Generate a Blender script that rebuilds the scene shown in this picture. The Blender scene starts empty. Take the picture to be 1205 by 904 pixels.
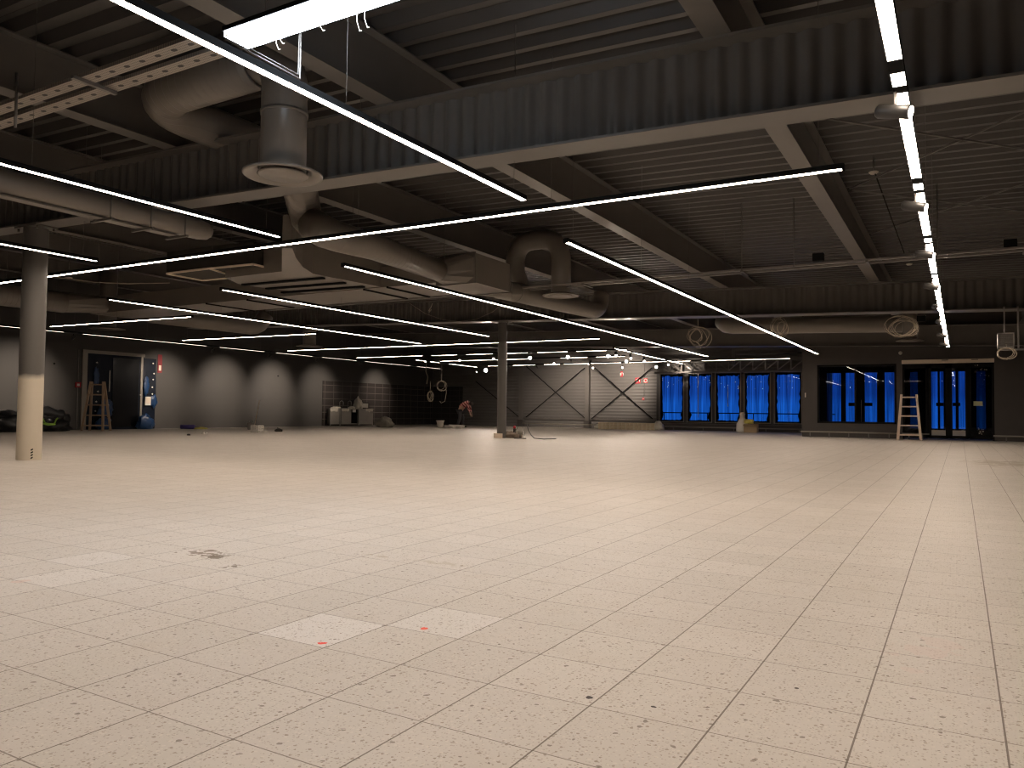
import bpy, math, random
from mathutils import Vector, Matrix, noise
random.seed(7)
C = bpy.context.scene.collection
PI = math.pi
# ------------------------------------------------------------------ camera figures
YAW, PITCH, ROLL, FPX, CZ = -0.52519, 0.03542, 0.01113, 909.54, 0.98764
_f = Vector((math.sin(YAW)*math.cos(PITCH), math.cos(YAW)*math.cos(PITCH), math.sin(PITCH)))
_r0 = Vector((math.cos(YAW), -math.sin(YAW), 0)); _u0 = _r0.cross(_f)
_r = _r0*math.cos(ROLL)+_u0*math.sin(ROLL); _u = -_r0*math.sin(ROLL)+_u0*math.cos(ROLL)
def ray(px, py): return _f+_r*((px-602.5)/FPX)+_u*((452-py)/FPX)
def onz(px, py, z):
    d = ray(px, py); return Vector((0, 0, CZ))+d*((z-CZ)/d.z)
def ony(px, py, y):
    d = ray(px, py); return Vector((0, 0, CZ))+d*(y/d.y)
def onx(px, py, x):
    d = ray(px, py); return Vector((0, 0, CZ))+d*(x/d.x)

# ------------------------------------------------------------------ materials
def mat(name, col, rough=.6, metal=0., spec=.5, emit=None, es=0., noise_amt=0., noise_scale=3., bump=0., bump_scale=60.):
    m = bpy.data.materials.new(name); m.use_nodes = True
    nt = m.node_tree; b = nt.nodes['Principled BSDF']
    b.inputs['Base Color'].default_value = (*col, 1); b.inputs['Roughness'].default_value = rough
    b.inputs['Metallic'].default_value = metal; b.inputs['Specular IOR Level'].default_value = spec
    if emit:
        b.inputs['Emission Color'].default_value = (*emit, 1); b.inputs['Emission Strength'].default_value = es
    tc = nt.nodes.new('ShaderNodeTexCoord')
    if noise_amt:
        n = nt.nodes.new('ShaderNodeTexNoise'); n.inputs['Scale'].default_value = noise_scale; n.inputs['Detail'].default_value = 4
        nt.links.new(tc.outputs['Object'], n.inputs['Vector'])
        mx = nt.nodes.new('ShaderNodeMix'); mx.data_type = 'RGBA'
        mx.inputs['A'].default_value = (*[c*(1-noise_amt) for c in col], 1)
        mx.inputs['B'].default_value = (*[min(1, c*(1+noise_amt)) for c in col], 1)
        nt.links.new(n.outputs['Fac'], mx.inputs['Factor']); nt.links.new(mx.outputs['Result'], b.inputs['Base Color'])
    if bump:
        n = nt.nodes.new('ShaderNodeTexNoise'); n.inputs['Scale'].default_value = bump_scale
        nt.links.new(tc.outputs['Object'], n.inputs['Vector'])
        bp = nt.nodes.new('ShaderNodeBump'); bp.inputs['Strength'].default_value = bump; bp.inputs['Distance'].default_value = .01
        nt.links.new(n.outputs['Fac'], bp.inputs['Height']); nt.links.new(bp.outputs['Normal'], b.inputs['Normal'])
    return m

WARM = (1., .825, .67)
M = {}
M['steel'] = mat('dark_steel_paint', (.138, .127, .115), .34, spec=.5, noise_amt=.12)
M['deck'] = mat('dark_deck_paint', (.064, .059, .055), .42, spec=.5, noise_amt=.15, noise_scale=1.5)
M['duct'] = mat('dark_duct_paint', (.19, .168, .145), .30, spec=.5, noise_amt=.12, noise_scale=2)
M['wall'] = mat('charcoal_wall', (.076, .071, .066), .7, spec=.35, noise_amt=.08, noise_scale=.6)
M['dwall'] = mat('dark_entrance_wall', (.075, .067, .062), .65, spec=.3, noise_amt=.08)
M['black'] = mat('black_metal', (.012, .012, .012), .85, spec=.08)
M['blackpl'] = mat('black_plastic', (.012, .012, .013), .28, noise_amt=.3, noise_scale=5)
M['galv'] = mat('galvanised', (.30, .28, .26), .45, metal=.4, noise_amt=.15)
M['grilleinfill'] = mat('dark_grille', (.045, .04, .034), .8, spec=.2)
M['wframe'] = mat('dark_window_frame', (.035, .032, .03), .5)
M['alu'] = mat('aluminium', (.26, .235, .20), .45, metal=.3, noise_amt=.1)
M['wood'] = mat('ladder_wood', (.36, .25, .17), .6, noise_amt=.25, noise_scale=6)
M['wood2'] = mat('ladder_wood_pale', (.66, .52, .40), .6, noise_amt=.2, noise_scale=6)
M['white'] = mat('white_plastic', (.72, .68, .62), .5)
M['cord'] = mat('pale_cable', (.50, .43, .33), .6)
M['cordd'] = mat('dark_cable', (.05, .045, .04), .6)
M['bluepl'] = mat('blue_plastic_bag', (.010, .045, .13), .35, noise_amt=.3)
M['nightsheet'] = mat('night_blue_sheet', (.004, .008, .018), .5, noise_amt=.35, noise_scale=2, spec=.25, bump=.4, bump_scale=6)
M['red'] = mat('sign_red', (.50, .02, .03), .5)
M['steelss'] = mat('stainless', (.30, .28, .25), .4, metal=.3, noise_amt=.15)
M['greybag'] = mat('grey_sack', (.20, .18, .15), .6, noise_amt=.4, noise_scale=4)
M['whitebag'] = mat('white_carrier_bag', (.62, .58, .50), .5, noise_amt=.25, noise_scale=4)
M['carton'] = mat('carton', (.45, .33, .20), .7, noise_amt=.15)
M['lime'] = mat('lime_hose', (.35, .60, .08), .5)
M['yellow'] = mat('yellow_cloth', (.75, .66, .18), .7)
M['violet'] = mat('violet_roll', (.07, .05, .22), .5)
M['header'] = mat('header_rail', (.78, .66, .52), .6)
M['skin'] = mat('skin', (.45, .27, .19), .55)
M['hair'] = mat('dark_hair', (.03, .02, .015), .6)
M['trouser'] = mat('grey_trousers', (.055, .052, .058), .8, noise_amt=.2)
M['boot'] = mat('boots', (.03, .025, .02), .6)
M['sensor'] = mat('sensor_white', (.6, .55, .48), .5)
def emis(name, col, s):
    m = bpy.data.materials.new(name); m.use_nodes = True; nt = m.node_tree
    nt.nodes.remove(nt.nodes['Principled BSDF'])
    e = nt.nodes.new('ShaderNodeEmission'); e.inputs['Color'].default_value = (*col, 1); e.inputs['Strength'].default_value = s
    nt.links.new(e.outputs[0], nt.nodes['Material Output'].inputs['Surface']); return m
LED_S = 51.
M['led'] = emis('led_strip_light', WARM, LED_S)
M['ledsoft'] = emis('led_strip_soft', WARM, 4.5)
M['ledrear'] = emis('led_strip_rear', WARM, 26.)
M['ledmid'] = emis('led_strip_mid', WARM, 38.)
M['cool'] = emis('cool_tube_light', (.78, .88, 1.), 50.)
M['lens'] = emis('spot_lens_glow', (1., .86, .74), 14.)
M['lensdim'] = emis('spot_lens_soft', (1., .86, .74), 4.)
M['lensbig'] = emis('spot_lens_bright', (1., .90, .80), 160.)

def shirt_mat():
    m = mat('striped_shirt', (.4, .1, .1), .8); nt = m.node_tree; b = nt.nodes['Principled BSDF']
    tc = nt.nodes.new('ShaderNodeTexCoord'); sp = nt.nodes.new('ShaderNodeSeparateXYZ'); nt.links.new(tc.outputs['Object'], sp.inputs[0])
    a = nt.nodes.new('ShaderNodeMath'); a.operation = 'MULTIPLY_ADD'; a.inputs[1].default_value = .9; nt.links.new(sp.outputs['Z'], a.inputs[0]); nt.links.new(sp.outputs['X'], a.inputs[2])
    w = nt.nodes.new('ShaderNodeMath'); w.operation = 'SINE'; k = nt.nodes.new('ShaderNodeMath'); k.operation = 'MULTIPLY'; k.inputs[1].default_value = 40
    nt.links.new(a.outputs[0], k.inputs[0]); nt.links.new(k.outputs[0], w.inputs[0])
    r = nt.nodes.new('ShaderNodeValToRGB'); r.color_ramp.interpolation = 'CONSTANT'
    r.color_ramp.elements[0].color = (.16, .035, .035, 1); r.color_ramp.elements[1].position = .5; r.color_ramp.elements[1].color = (.62, .30, .27, 1)
    e = r.color_ramp.elements.new(.25); e.color = (.35, .04, .04, 1)
    h = nt.nodes.new('ShaderNodeMath'); h.operation = 'MULTIPLY_ADD'; h.inputs[1].default_value = .5; h.inputs[2].default_value = .5
    nt.links.new(w.outputs[0], h.inputs[0]); nt.links.new(h.outputs[0], r.inputs[0]); nt.links.new(r.outputs[0], b.inputs['Base Color'])
    return m
M['shirt'] = shirt_mat()

def column_mat(zsplit, soft):
    m = mat('column_paint', (.09, .08, .07), .55); nt = m.node_tree; b = nt.nodes['Principled BSDF']
    tc = nt.nodes.new('ShaderNodeTexCoord'); sp = nt.nodes.new('ShaderNodeSeparateXYZ'); nt.links.new(tc.outputs['Object'], sp.inputs[0])
    n = nt.nodes.new('ShaderNodeTexNoise'); n.inputs['Scale'].default_value = 4; nt.links.new(tc.outputs['Object'], n.inputs['Vector'])
    a = nt.nodes.new('ShaderNodeMath'); a.operation = 'MULTIPLY_ADD'; a.inputs[1].default_value = soft*2; nt.links.new(n.outputs['Fac'], a.inputs[0]); nt.links.new(sp.outputs['Z'], a.inputs[2])
    mr = nt.nodes.new('ShaderNodeMapRange'); mr.inputs['From Min'].default_value = zsplit-soft+soft; mr.inputs['From Max'].default_value = zsplit+soft+soft
    nt.links.new(a.outputs[0], mr.inputs['Value'])
    mx = nt.nodes.new('ShaderNodeMix'); mx.data_type = 'RGBA'; mx.inputs['A'].default_value = (.60, .53, .42, 1); mx.inputs['B'].default_value = (.105, .097, .088, 1)
    nt.links.new(mr.outputs[0], mx.inputs['Factor']); nt.links.new(mx.outputs['Result'], b.inputs['Base Color'])
    return m

def tray_mat():
    m = mat('perforated_tray', (.33, .29, .25), .5, metal=.2); nt = m.node_tree; b = nt.nodes['Principled BSDF']
    tc = nt.nodes.new('ShaderNodeTexCoord')
    def dots(sx, sy, ox, oy, r2):
        mp = nt.nodes.new('ShaderNodeMapping'); mp.inputs['Scale'].default_value = (sx, sy, 0); mp.inputs['Location'].default_value = (ox, oy, 0)
        nt.links.new(tc.outputs['Object'], mp.inputs[0])
        fr = nt.nodes.new('ShaderNodeVectorMath'); fr.operation = 'FRACTION'; nt.links.new(mp.outputs[0], fr.inputs[0])
        sb = nt.nodes.new('ShaderNodeVectorMath'); sb.operation = 'SUBTRACT'; sb.inputs[1].default_value = (.5, .5, 0); nt.links.new(fr.outputs[0], sb.inputs[0])
        ln = nt.nodes.new('ShaderNodeVectorMath'); ln.operation = 'LENGTH'; nt.links.new(sb.outputs[0], ln.inputs[0])
        c = nt.nodes.new('ShaderNodeMath'); c.operation = 'LESS_THAN'; c.inputs[1].default_value = r2; nt.links.new(ln.outputs['Value'], c.inputs[0])
        return c
    d1 = dots(1/.24, 1/.15, 0, 0.5, .16); d2 = dots(1/.025, 1/.033, 0, .0, .27)
    mxm = nt.nodes.new('ShaderNodeMath'); mxm.operation = 'MAXIMUM'; nt.links.new(d1.outputs[0], mxm.inputs[0])
    h = nt.nodes.new('ShaderNodeMath'); h.operation = 'MULTIPLY'; h.inputs[1].default_value = .6; nt.links.new(d2.outputs[0], h.inputs[0]); nt.links.new(h.outputs[0], mxm.inputs[1])
    mx = nt.nodes.new('ShaderNodeMix'); mx.data_type = 'RGBA'; mx.inputs['A'].default_value = (.33, .29, .25, 1); mx.inputs['B'].default_value = (.02, .018, .016, 1)
    nt.links.new(mxm.outputs[0], mx.inputs['Factor']); nt.links.new(mx.outputs['Result'], b.inputs['Base Color'])
    return m
M['tray'] = tray_mat()

def spiral_mat(axis):
    # lock-seam spiral duct: fine helical ribs as bump
    m = mat('spiral_duct_'+axis, (.19, .168, .145), .30); nt = m.node_tree; b = nt.nodes['Principled BSDF']
    tc = nt.nodes.new('ShaderNodeTexCoord'); w = nt.nodes.new('ShaderNodeTexWave'); w.bands_direction = axis
    w.inputs['Scale'].default_value = 2.2; w.wave_profile = 'SAW'; nt.links.new(tc.outputs['Object'], w.inputs['Vector'])
    r = nt.nodes.new('ShaderNodeValToRGB'); r.color_ramp.elements[0].position = .0; r.color_ramp.elements[0].color = (0, 0, 0, 1); r.color_ramp.elements[1].position = .12; r.color_ramp.elements[1].color = (1, 1, 1, 1)
    nt.links.new(w.outputs['Fac'], r.inputs[0])
    bp = nt.nodes.new('ShaderNodeBump'); bp.inputs['Strength'].default_value = .5; bp.inputs['Distance'].default_value = .008
    nt.links.new(r.outputs[0], bp.inputs['Height']); nt.links.new(bp.outputs[0], b.inputs['Normal'])
    return m
M['spx'] = spiral_mat('X'); M['spy'] = spiral_mat('Y')

def floor_mat():
    T = .4; X0 = -1.086444; Y0 = 1.617136
    m = bpy.data.materials.new('terrazzo_tiles'); m.use_nodes = True; nt = m.node_tree; b = nt.nodes['Principled BSDF']; L = nt.links.new
    def N(t): return nt.nodes.new('ShaderNode'+t)
    def MA(op, a, bb=None, c=None):
        n = N('Math'); n.operation = op
        for i, v in enumerate((a, bb, c)):
            if v is None: continue
            if isinstance(v, (int, float)): n.inputs[i].default_value = v
            else: L(v, n.inputs[i])
        return n.outputs[0]
    def MIX(f, a, bb):
        n = N('Mix'); n.data_type = 'RGBA'
        for k, v in (('Factor', f), ('A', a), ('B', bb)):
            if isinstance(v, (int, float)): n.inputs[k].default_value = v
            elif isinstance(v, tuple): n.inputs[k].default_value = (*v, 1)
            else: L(v, n.inputs[k])
        return n.outputs['Result']
    tc = N('TexCoord'); sp = N('SeparateXYZ'); L(tc.outputs['Object'], sp.inputs[0])
    u = MA('DIVIDE', MA('SUBTRACT', sp.outputs['X'], X0), T); v = MA('DIVIDE', MA('SUBTRACT', sp.outputs['Y'], Y0), T)
    fu = MA('FRACT', u); fv = MA('FRACT', v); iu = MA('FLOOR', u); iv = MA('FLOOR', v)
    du = MA('MINIMUM', fu, MA('SUBTRACT', 1., fu)); dv = MA('MINIMUM', fv, MA('SUBTRACT', 1., fv))
    ju = MA('LESS_THAN', du, .0074); jv = MA('LESS_THAN', dv, .006)
    cv = N('CombineXYZ'); L(iu, cv.inputs[0]); L(iv, cv.inputs[1])
    wn = N('TexWhiteNoise'); wn.noise_dimensions = '2D'; L(cv.outputs[0], wn.inputs['Vector'])
    base = MIX(wn.outputs['Value'], (.565, .520, .468), (.605, .557, .503))
    # large soiling and scuffs
    ns = N('TexNoise'); ns.inputs['Scale'].default_value = .35; ns.inputs['Detail'].default_value = 5; L(tc.outputs['Object'], ns.inputs['Vector'])
    mr = N('MapRange'); mr.inputs['From Min'].default_value = .45; mr.inputs['From Max'].default_value = .75; mr.inputs['To Max'].default_value = .30; L(ns.outputs['Fac'], mr.inputs['Value'])
    base = MIX(mr.outputs[0], base, (.50, .44, .375))
    ns2 = N('TexNoise'); ns2.inputs['Scale'].default_value = 5; ns2.inputs['Detail'].default_value = 6; L(tc.outputs['Object'], ns2.inputs['Vector'])
    mr2 = N('MapRange'); mr2.inputs['From Min'].default_value = .55; mr2.inputs['From Max'].default_value = .8; mr2.inputs['To Max'].default_value = .35; L(ns2.outputs['Fac'], mr2.inputs['Value'])
    base = MIX(mr2.outputs[0], base, (.53, .46, .385))
    # freshly swapped, cleaner tiles
    def cell(i, j, f):
        a = MA('COMPARE', iu, i, .1); c = MA('COMPARE', iv, j, .1); return MA('MULTIPLY', MA('MULTIPLY', a, c), f)
    clean = None
    for (i, j, f) in ((-4, 2, 1.), (-3, 3, .7), (-10, 3, .5), (-9, 2, .45), (-8, 2, .2)):
        q = cell(i, j, f); clean = q if clean is None else MA('MAXIMUM', clean, q)
    base = MIX(clean, base, (.68, .64, .60))
    # chips
    def chips(scale, thr, rmin, colour, seedloc, amt):
        nonlocal base
        mp = N('Mapping'); mp.inputs['Location'].default_value = seedloc; L(tc.outputs['Object'], mp.inputs[0])
        nz = N('TexNoise'); nz.inputs['Scale'].default_value = scale*1.6; nz.inputs['Detail'].default_value = 1; L(mp.outputs[0], nz.inputs['Vector'])
        ad = N('VectorMath'); ad.operation = 'MULTIPLY_ADD'; L(nz.outputs['Color'], ad.inputs[0]); ad.inputs[1].default_value = (.5/scale,)*3; L(mp.outputs[0], ad.inputs[2])
        vo = N('TexVoronoi'); vo.voronoi_dimensions = '2D'; vo.inputs['Scale'].default_value = scale; L(ad.outputs[0], vo.inputs['Vector'])
        sc = N('SeparateColor'); L(vo.outputs['Color'], sc.inputs[0])
        pick = MA('GREATER_THAN', sc.outputs[0], thr)
        near = MA('LESS_THAN', vo.outputs['Distance'], MA('MULTIPLY', sc.outputs[1], rmin))
        base = MIX(MA('MULTIPLY', MA('MULTIPLY', pick, near), amt), base, colour)
    chips(95, .50, .40, (.36, .30, .24), (0, 0, 0), .6)
    chips(55, .70, .34, (.28, .22, .17), (3, 7, 0), .75)
    chips(70, .7, .42, (.66, .60, .53), (9, 2, 0), .6)
    chips(22, .86, .20, (.17, .13, .10), (5, 5, 0), .75)
    base = MIX(MA('MULTIPLY', jv, .75), base, (.14, .10, .075))
    base = MIX(MA('MULTIPLY', ju, .85), base, (.13, .098, .072))
    # marks: crack stain, pen marks
    def blob(x, y, rx, ry, colour, amt, scl=20., thr=.5):
        nonlocal base
        a = MA('DIVIDE', MA('SUBTRACT', sp.outputs['X'], x), rx); c = MA('DIVIDE', MA('SUBTRACT', sp.outputs['Y'], y), ry)
        d = MA('ADD', MA('MULTIPLY', a, a), MA('MULTIPLY', c, c))
        nz = N('TexNoise'); nz.inputs['Scale'].default_value = scl; nz.inputs['Detail'].default_value = 5; L(tc.outputs['Object'], nz.inputs['Vector'])
        k = MA('GREATER_THAN', MA('SUBTRACT', nz.outputs['Fac'], MA('MULTIPLY', d, .22)), thr)
        base = MIX(MA('MULTIPLY', k, amt), base, colour)
    for (px, py, rx, ry, col, amt, scl, thr) in ((379.5, 757, .022, .022, (.85, .08, .05), 1., 30, .35), (500, 740, .022, .02, (.85, .12, .07), 1., 30, .38),
            (240, 651, .30, .13, (.18, .13, .09), .85, 15, .46), (257, 655, .09, .12, (.15, .11, .07), .85, 18, .42), (273, 667, .05, .09, (.15, .11, .07), .85, 20, .40),
            (693, 821, .014, .014, (.05, .04, .035), 1., 30, .3), (769, 832, .009, .007, (.05, .04, .035), 1., 30, .3), (544, 666, .02, .03, (.2, .16, .1), .8, 30, .4),
            (937, 810, .007, .007, (.08, .06, .05), 1., 30, .3), (24, 684, .06, .05, (.62, .42, .34), .5, 10, .4), (1198, 546, 1.3, 1.6, (.36, .30, .22), .7, 3, .42), (520, 663, .22, .06, (.42, .36, .26), .5, 12, .42), (450, 655, .2, .03, (.40, .33, .24), .6, 12, .42), (1090, 770, .2, .3, (.62, .47, .42), .3, 4, .42)):
        p = onz(px, py, 0); blob(p.x, p.y, rx, ry, col, amt, scl, thr)
    L(base, b.inputs['Base Color'])
    rr = N('MapRange'); rr.inputs['To Min'].default_value = .45; rr.inputs['To Max'].default_value = .6; L(ns2.outputs['Fac'], rr.inputs['Value'])
    L(rr.outputs[0], b.inputs['Roughness']); b.inputs['Specular IOR Level'].default_value = .22
    bp = N('Bump'); bp.inputs['Strength'].default_value = .35; bp.inputs['Distance'].default_value = .002; bp.invert = True
    L(MA('MAXIMUM', ju, jv), bp.inputs['Height']); L(bp.outputs[0], b.inputs['Normal'])
    return m
M['floor'] = floor_mat()

def grid_mat(name, base, line, sx, sz, w, axis):
    m = mat(name, base, .25, spec=.5); nt = m.node_tree; b = nt.nodes['Principled BSDF']
    tc = nt.nodes.new('ShaderNodeTexCoord'); sp = nt.nodes.new('ShaderNodeSeparateXYZ'); nt.links.new(tc.outputs['Object'], sp.inputs[0])
    outs = []
    for o, s in ((axis, sx), ('Z', sz)):
        d = nt.nodes.new('ShaderNodeMath'); d.operation = 'DIVIDE'; d.inputs[1].default_value = s; nt.links.new(sp.outputs[o], d.inputs[0])
        f = nt.nodes.new('ShaderNodeMath'); f.operation = 'FRACT'; nt.links.new(d.outputs[0], f.inputs[0])
        l = nt.nodes.new('ShaderNodeMath'); l.operation = 'LESS_THAN'; l.inputs[1].default_value = w/s; nt.links.new(f.outputs[0], l.inputs[0]); outs.append(l)
    mxm = nt.nodes.new('ShaderNodeMath'); mxm.operation = 'MAXIMUM'; nt.links.new(outs[0].outputs[0], mxm.inputs[0]); nt.links.new(outs[1].outputs[0], mxm.inputs[1])
    mx = nt.nodes.new('ShaderNodeMix'); mx.data_type = 'RGBA'; mx.inputs['A'].default_value = (*base, 1); mx.inputs['B'].default_value = (*line, 1)
    nt.links.new(mxm.outputs[0], mx.inputs['Factor']); nt.links.new(mx.outputs['Result'], b.inputs['Base Color'])
    return m
M['tileL'] = grid_mat('dark_wall_tiles', (.040, .034, .032), (.11, .095, .085), .75, .40, .035, 'Y')
M['tileB'] = grid_mat('dark_wall_tiles_b', (.040, .034, .032), (.065, .056, .05), .75, .40, .035, 'X')
def panel_mat():
    m = mat('ribbed_wall_panel', (.14, .131, .123), .6, spec=.4); nt = m.node_tree; b = nt.nodes['Principled BSDF']
    tc = nt.nodes.new('ShaderNodeTexCoord'); w = nt.nodes.new('ShaderNodeTexWave'); w.bands_direction = 'Z'; w.inputs['Scale'].default_value = 1.6
    nt.links.new(tc.outputs['Object'], w.inputs['Vector'])
    bp = nt.nodes.new('ShaderNodeBump'); bp.inputs['Strength'].default_value = .5; bp.inputs['Distance'].default_value = .03
    nt.links.new(w.outputs['Fac'], bp.inputs['Height']); nt.links.new(bp.outputs[0], b.inputs['Normal']); return m
M['panel'] = panel_mat()

def glass_mat(name, tint, streak=0., refl=1.0):
    m = bpy.data.materials.new(name); m.use_nodes = True; nt = m.node_tree; L = nt.links.new
    nt.nodes.remove(nt.nodes['Principled BSDF']); out = nt.nodes['Material Output']
    tr = nt.nodes.new('ShaderNodeBsdfTransparent'); gl = nt.nodes.new('ShaderNodeBsdfGlossy'); gl.inputs['Roughness'].default_value = .015
    fr = nt.nodes.new('ShaderNodeFresnel'); fr.inputs['IOR'].default_value = 1.5
    k = nt.nodes.new('ShaderNodeMath'); k.operation = 'MULTIPLY'; k.inputs[1].default_value = refl; L(fr.outputs[0], k.inputs[0])
    mx = nt.nodes.new('ShaderNodeMixShader'); L(k.outputs[0], mx.inputs[0]); L(tr.outputs[0], mx.inputs[1]); L(gl.outputs[0], mx.inputs[2]); L(mx.outputs[0], out.inputs['Surface'])
    if streak:
        tc = nt.nodes.new('ShaderNodeTexCoord'); mp = nt.nodes.new('ShaderNodeMapping'); mp.inputs['Scale'].default_value = (4.5, 1, .12); L(tc.outputs['Object'], mp.inputs[0])
        n = nt.nodes.new('ShaderNodeTexNoise'); n.inputs['Scale'].default_value = 2.2; n.inputs['Detail'].default_value = 4; L(mp.outputs[0], n.inputs['Vector'])
        r = nt.nodes.new('ShaderNodeValToRGB'); r.color_ramp.elements[0].position = .3; r.color_ramp.elements[0].color = (*[c*(1-streak) for c in tint], 1)
        r.color_ramp.elements[1].position = .7; r.color_ramp.elements[1].color = (*[min(1, c*1.15) for c in tint], 1)
        L(n.outputs['Fac'], r.inputs[0]); L(r.outputs[0], tr.inputs['Color'])
    else: tr.inputs['Color'].default_value = (*tint, 1)
    return m
M['pane'] = glass_mat('window_glass', (.78, .88, .95), .38, .22)
M['paneclear'] = glass_mat('clear_glass', (.85, .87, .9), 0, .5)
M['panedim'] = glass_mat('smoked_glass', (.30, .30, .30), 0, .5)

# ------------------------------------------------------------------ mesh builder
class MB:
    def __init__(s): s.v = []; s.f = []; s.sm = []
    def add(s, vs, fs, smooth=False):
        o = len(s.v); s.v += [Vector(v) for v in vs]; s.f += [tuple(o+i for i in f) for f in fs]; s.sm += [smooth]*len(fs); return s
    def box(s, x0, x1, y0, y1, z0, z1):
        if x0 > x1: x0, x1 = x1, x0
        if y0 > y1: y0, y1 = y1, y0
        if z0 > z1: z0, z1 = z1, z0
        return s.add([(x0, y0, z0), (x1, y0, z0), (x1, y1, z0), (x0, y1, z0), (x0, y0, z1), (x1, y0, z1), (x1, y1, z1), (x0, y1, z1)],
                     [(0, 3, 2, 1), (4, 5, 6, 7), (0, 1, 5, 4), (1, 2, 6, 5), (2, 3, 7, 6), (3, 0, 4, 7)])
    def hexa(s, b, t):   # b, t: four bottom / top corners
        return s.add(list(b)+list(t), [(0, 3, 2, 1), (4, 5, 6, 7), (0, 1, 5, 4), (1, 2, 6, 5), (2, 3, 7, 6), (3, 0, 4, 7)])
    def bar(s, p0, p1, w, h, up=(0, 0, 1)):
        p0 = Vector(p0); p1 = Vector(p1); d = (p1-p0).normalized(); up = Vector(up)
        if abs(d.dot(up)) > .98: up = Vector((0, 1, 0))
        sd = d.cross(up).normalized(); u2 = sd.cross(d); a = sd*(w/2); c = u2*(h/2)
        return s.hexa([p0-a-c, p0+a-c, p1+a-c, p1-a-c], [p0-a+c, p0+a+c, p1+a+c, p1-a+c])
    def tube(s, pts, r, n=12, cap=True, smooth=True):
        pts = [Vector(p) for p in pts]; rs = r if isinstance(r, (list, tuple)) else [r]*len(pts)
        vs = []; nrm = None
        for i, p in enumerate(pts):
            a = pts[i]-pts[i-1] if i else pts[1]-pts[0]; b2 = pts[i+1]-pts[i] if i < len(pts)-1 else a
            d = (a.normalized()+b2.normalized()); d = d.normalized() if d.length > 1e-6 else a.normalized()
            if nrm is None:
                nrm = d.cross(Vector((0, 0, 1)) if abs(d.z) < .9 else Vector((1, 0, 0))).normalized()
            else:
                nrm = (nrm-d*nrm.dot(d)); nrm = nrm.normalized() if nrm.length > 1e-6 else d.orthogonal().normalized()
            bn = d.cross(nrm)
            vs += [p+nrm*(rs[i]*math.cos(2*PI*k/n))+bn*(rs[i]*math.sin(2*PI*k/n)) for k in range(n)]
        fs = []
        for i in range(len(pts)-1):
            for k in range(n):
                fs.append((i*n+k, i*n+(k+1) % n, (i+1)*n+(k+1) % n, (i+1)*n+k))
        s.add(vs, fs, smooth)
        if cap:
            o = len(s.v)-len(vs); s.f += [tuple(o+k for k in reversed(range(n))), tuple(o+(len(pts)-1)*n+k for k in range(n))]; s.sm += [False, False]
        return s
    def lathe(s, prof, c, n=32, smooth=True):
        vs = []; c = Vector(c)
        for (r, z) in prof: vs += [c+Vector((r*math.cos(2*PI*k/n), r*math.sin(2*PI*k/n), z)) for k in range(n)]
        fs = [(i*n+k, i*n+(k+1) % n, (i+1)*n+(k+1) % n, (i+1)*n+k) for i in range(len(prof)-1) for k in range(n)]
        return s.add(vs, fs, smooth)
    def prism(s, poly, z0, z1):
        n = len(poly); vs = [(x, y, z0) for x, y in poly]+[(x, y, z1) for x, y in poly]
        return s.add(vs, [tuple(reversed(range(n))), tuple(range(n, 2*n))]+[(i, (i+1) % n, n+(i+1) % n, n+i) for i in range(n)])
    def blob(s, c, rx, ry, rz, seed=0, amt=.25, freq=2.2, n=14, flat=True):
        vs = []; c = Vector(c)
        for i in range(n+1):
            th = PI*i/n
            for k in range(2*n):
                ph = PI*k/n; d = Vector((math.sin(th)*math.cos(ph), math.sin(th)*math.sin(ph), math.cos(th)))
                q = 1+amt*noise.noise(d*freq+Vector((seed*3.1, seed*1.7, seed)))*1.6+amt*.5*noise.noise(d*freq*3+Vector((seed, 5, seed)))
                z = d.z*rz*q
                if flat: z = max(z, -rz*.55)
                vs.append(c+Vector((d.x*rx*q, d.y*ry*q, z)))
        fs = [(i*2*n+k, (i+1)*2*n+k, (i+1)*2*n+(k+1) % (2*n), i*2*n+(k+1) % (2*n)) for i in range(n) for k in range(2*n)]
        return s.add(vs, fs, True)
    def build(s, name, m, parent=None, origin=None, mods=None):
        me = bpy.data.meshes.new(name)
        base = Vector((0, 0, 0))
        if parent is not None: base = WORLD[parent.name]
        if origin == 'auto':
            lo = [min(v[i] for v in s.v) for i in range(3)]; hi = [max(v[i] for v in s.v) for i in range(3)]
            origin = ((lo[0]+hi[0])/2, (lo[1]+hi[1])/2, lo[2])
        o3 = Vector(origin) if origin is not None else (base if parent is not None else Vector((0, 0, 0)))
        me.from_pydata([tuple(v-o3) for v in s.v], [], s.f); me.update()
        me.polygons.foreach_set('use_smooth', s.sm)
        me.materials.append(M[m] if isinstance(m, str) else m)
        o = bpy.data.objects.new(name, me); C.objects.link(o)
        if parent is not None: o.parent = parent; o.location = o3-base
        else: o.location = o3
        WORLD[o.name] = o3
        return o
WORLD = {}
def thing(name, label, cat, loc, group=None):
    o = bpy.data.objects.new(name, None); C.objects.link(o); o.location = loc; o.empty_display_size = .1
    WORLD[o.name] = Vector(loc); return tag(o, label, cat, group)
def tag(o, label, cat, group=None):
    o['label'] = label; o['category'] = cat
    if group: o['group'] = group
    return o
def struct(mb, name, m, origin=None, parent=None):
    o = mb.build(name, m, parent, origin)
    if parent is None: o['kind'] = 'structure'
    return o
ORD = ['nearest', 'second', 'third', 'fourth', 'fifth', 'sixth', 'seventh', 'eighth', 'ninth', 'tenth', 'eleventh', 'twelfth']

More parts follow.
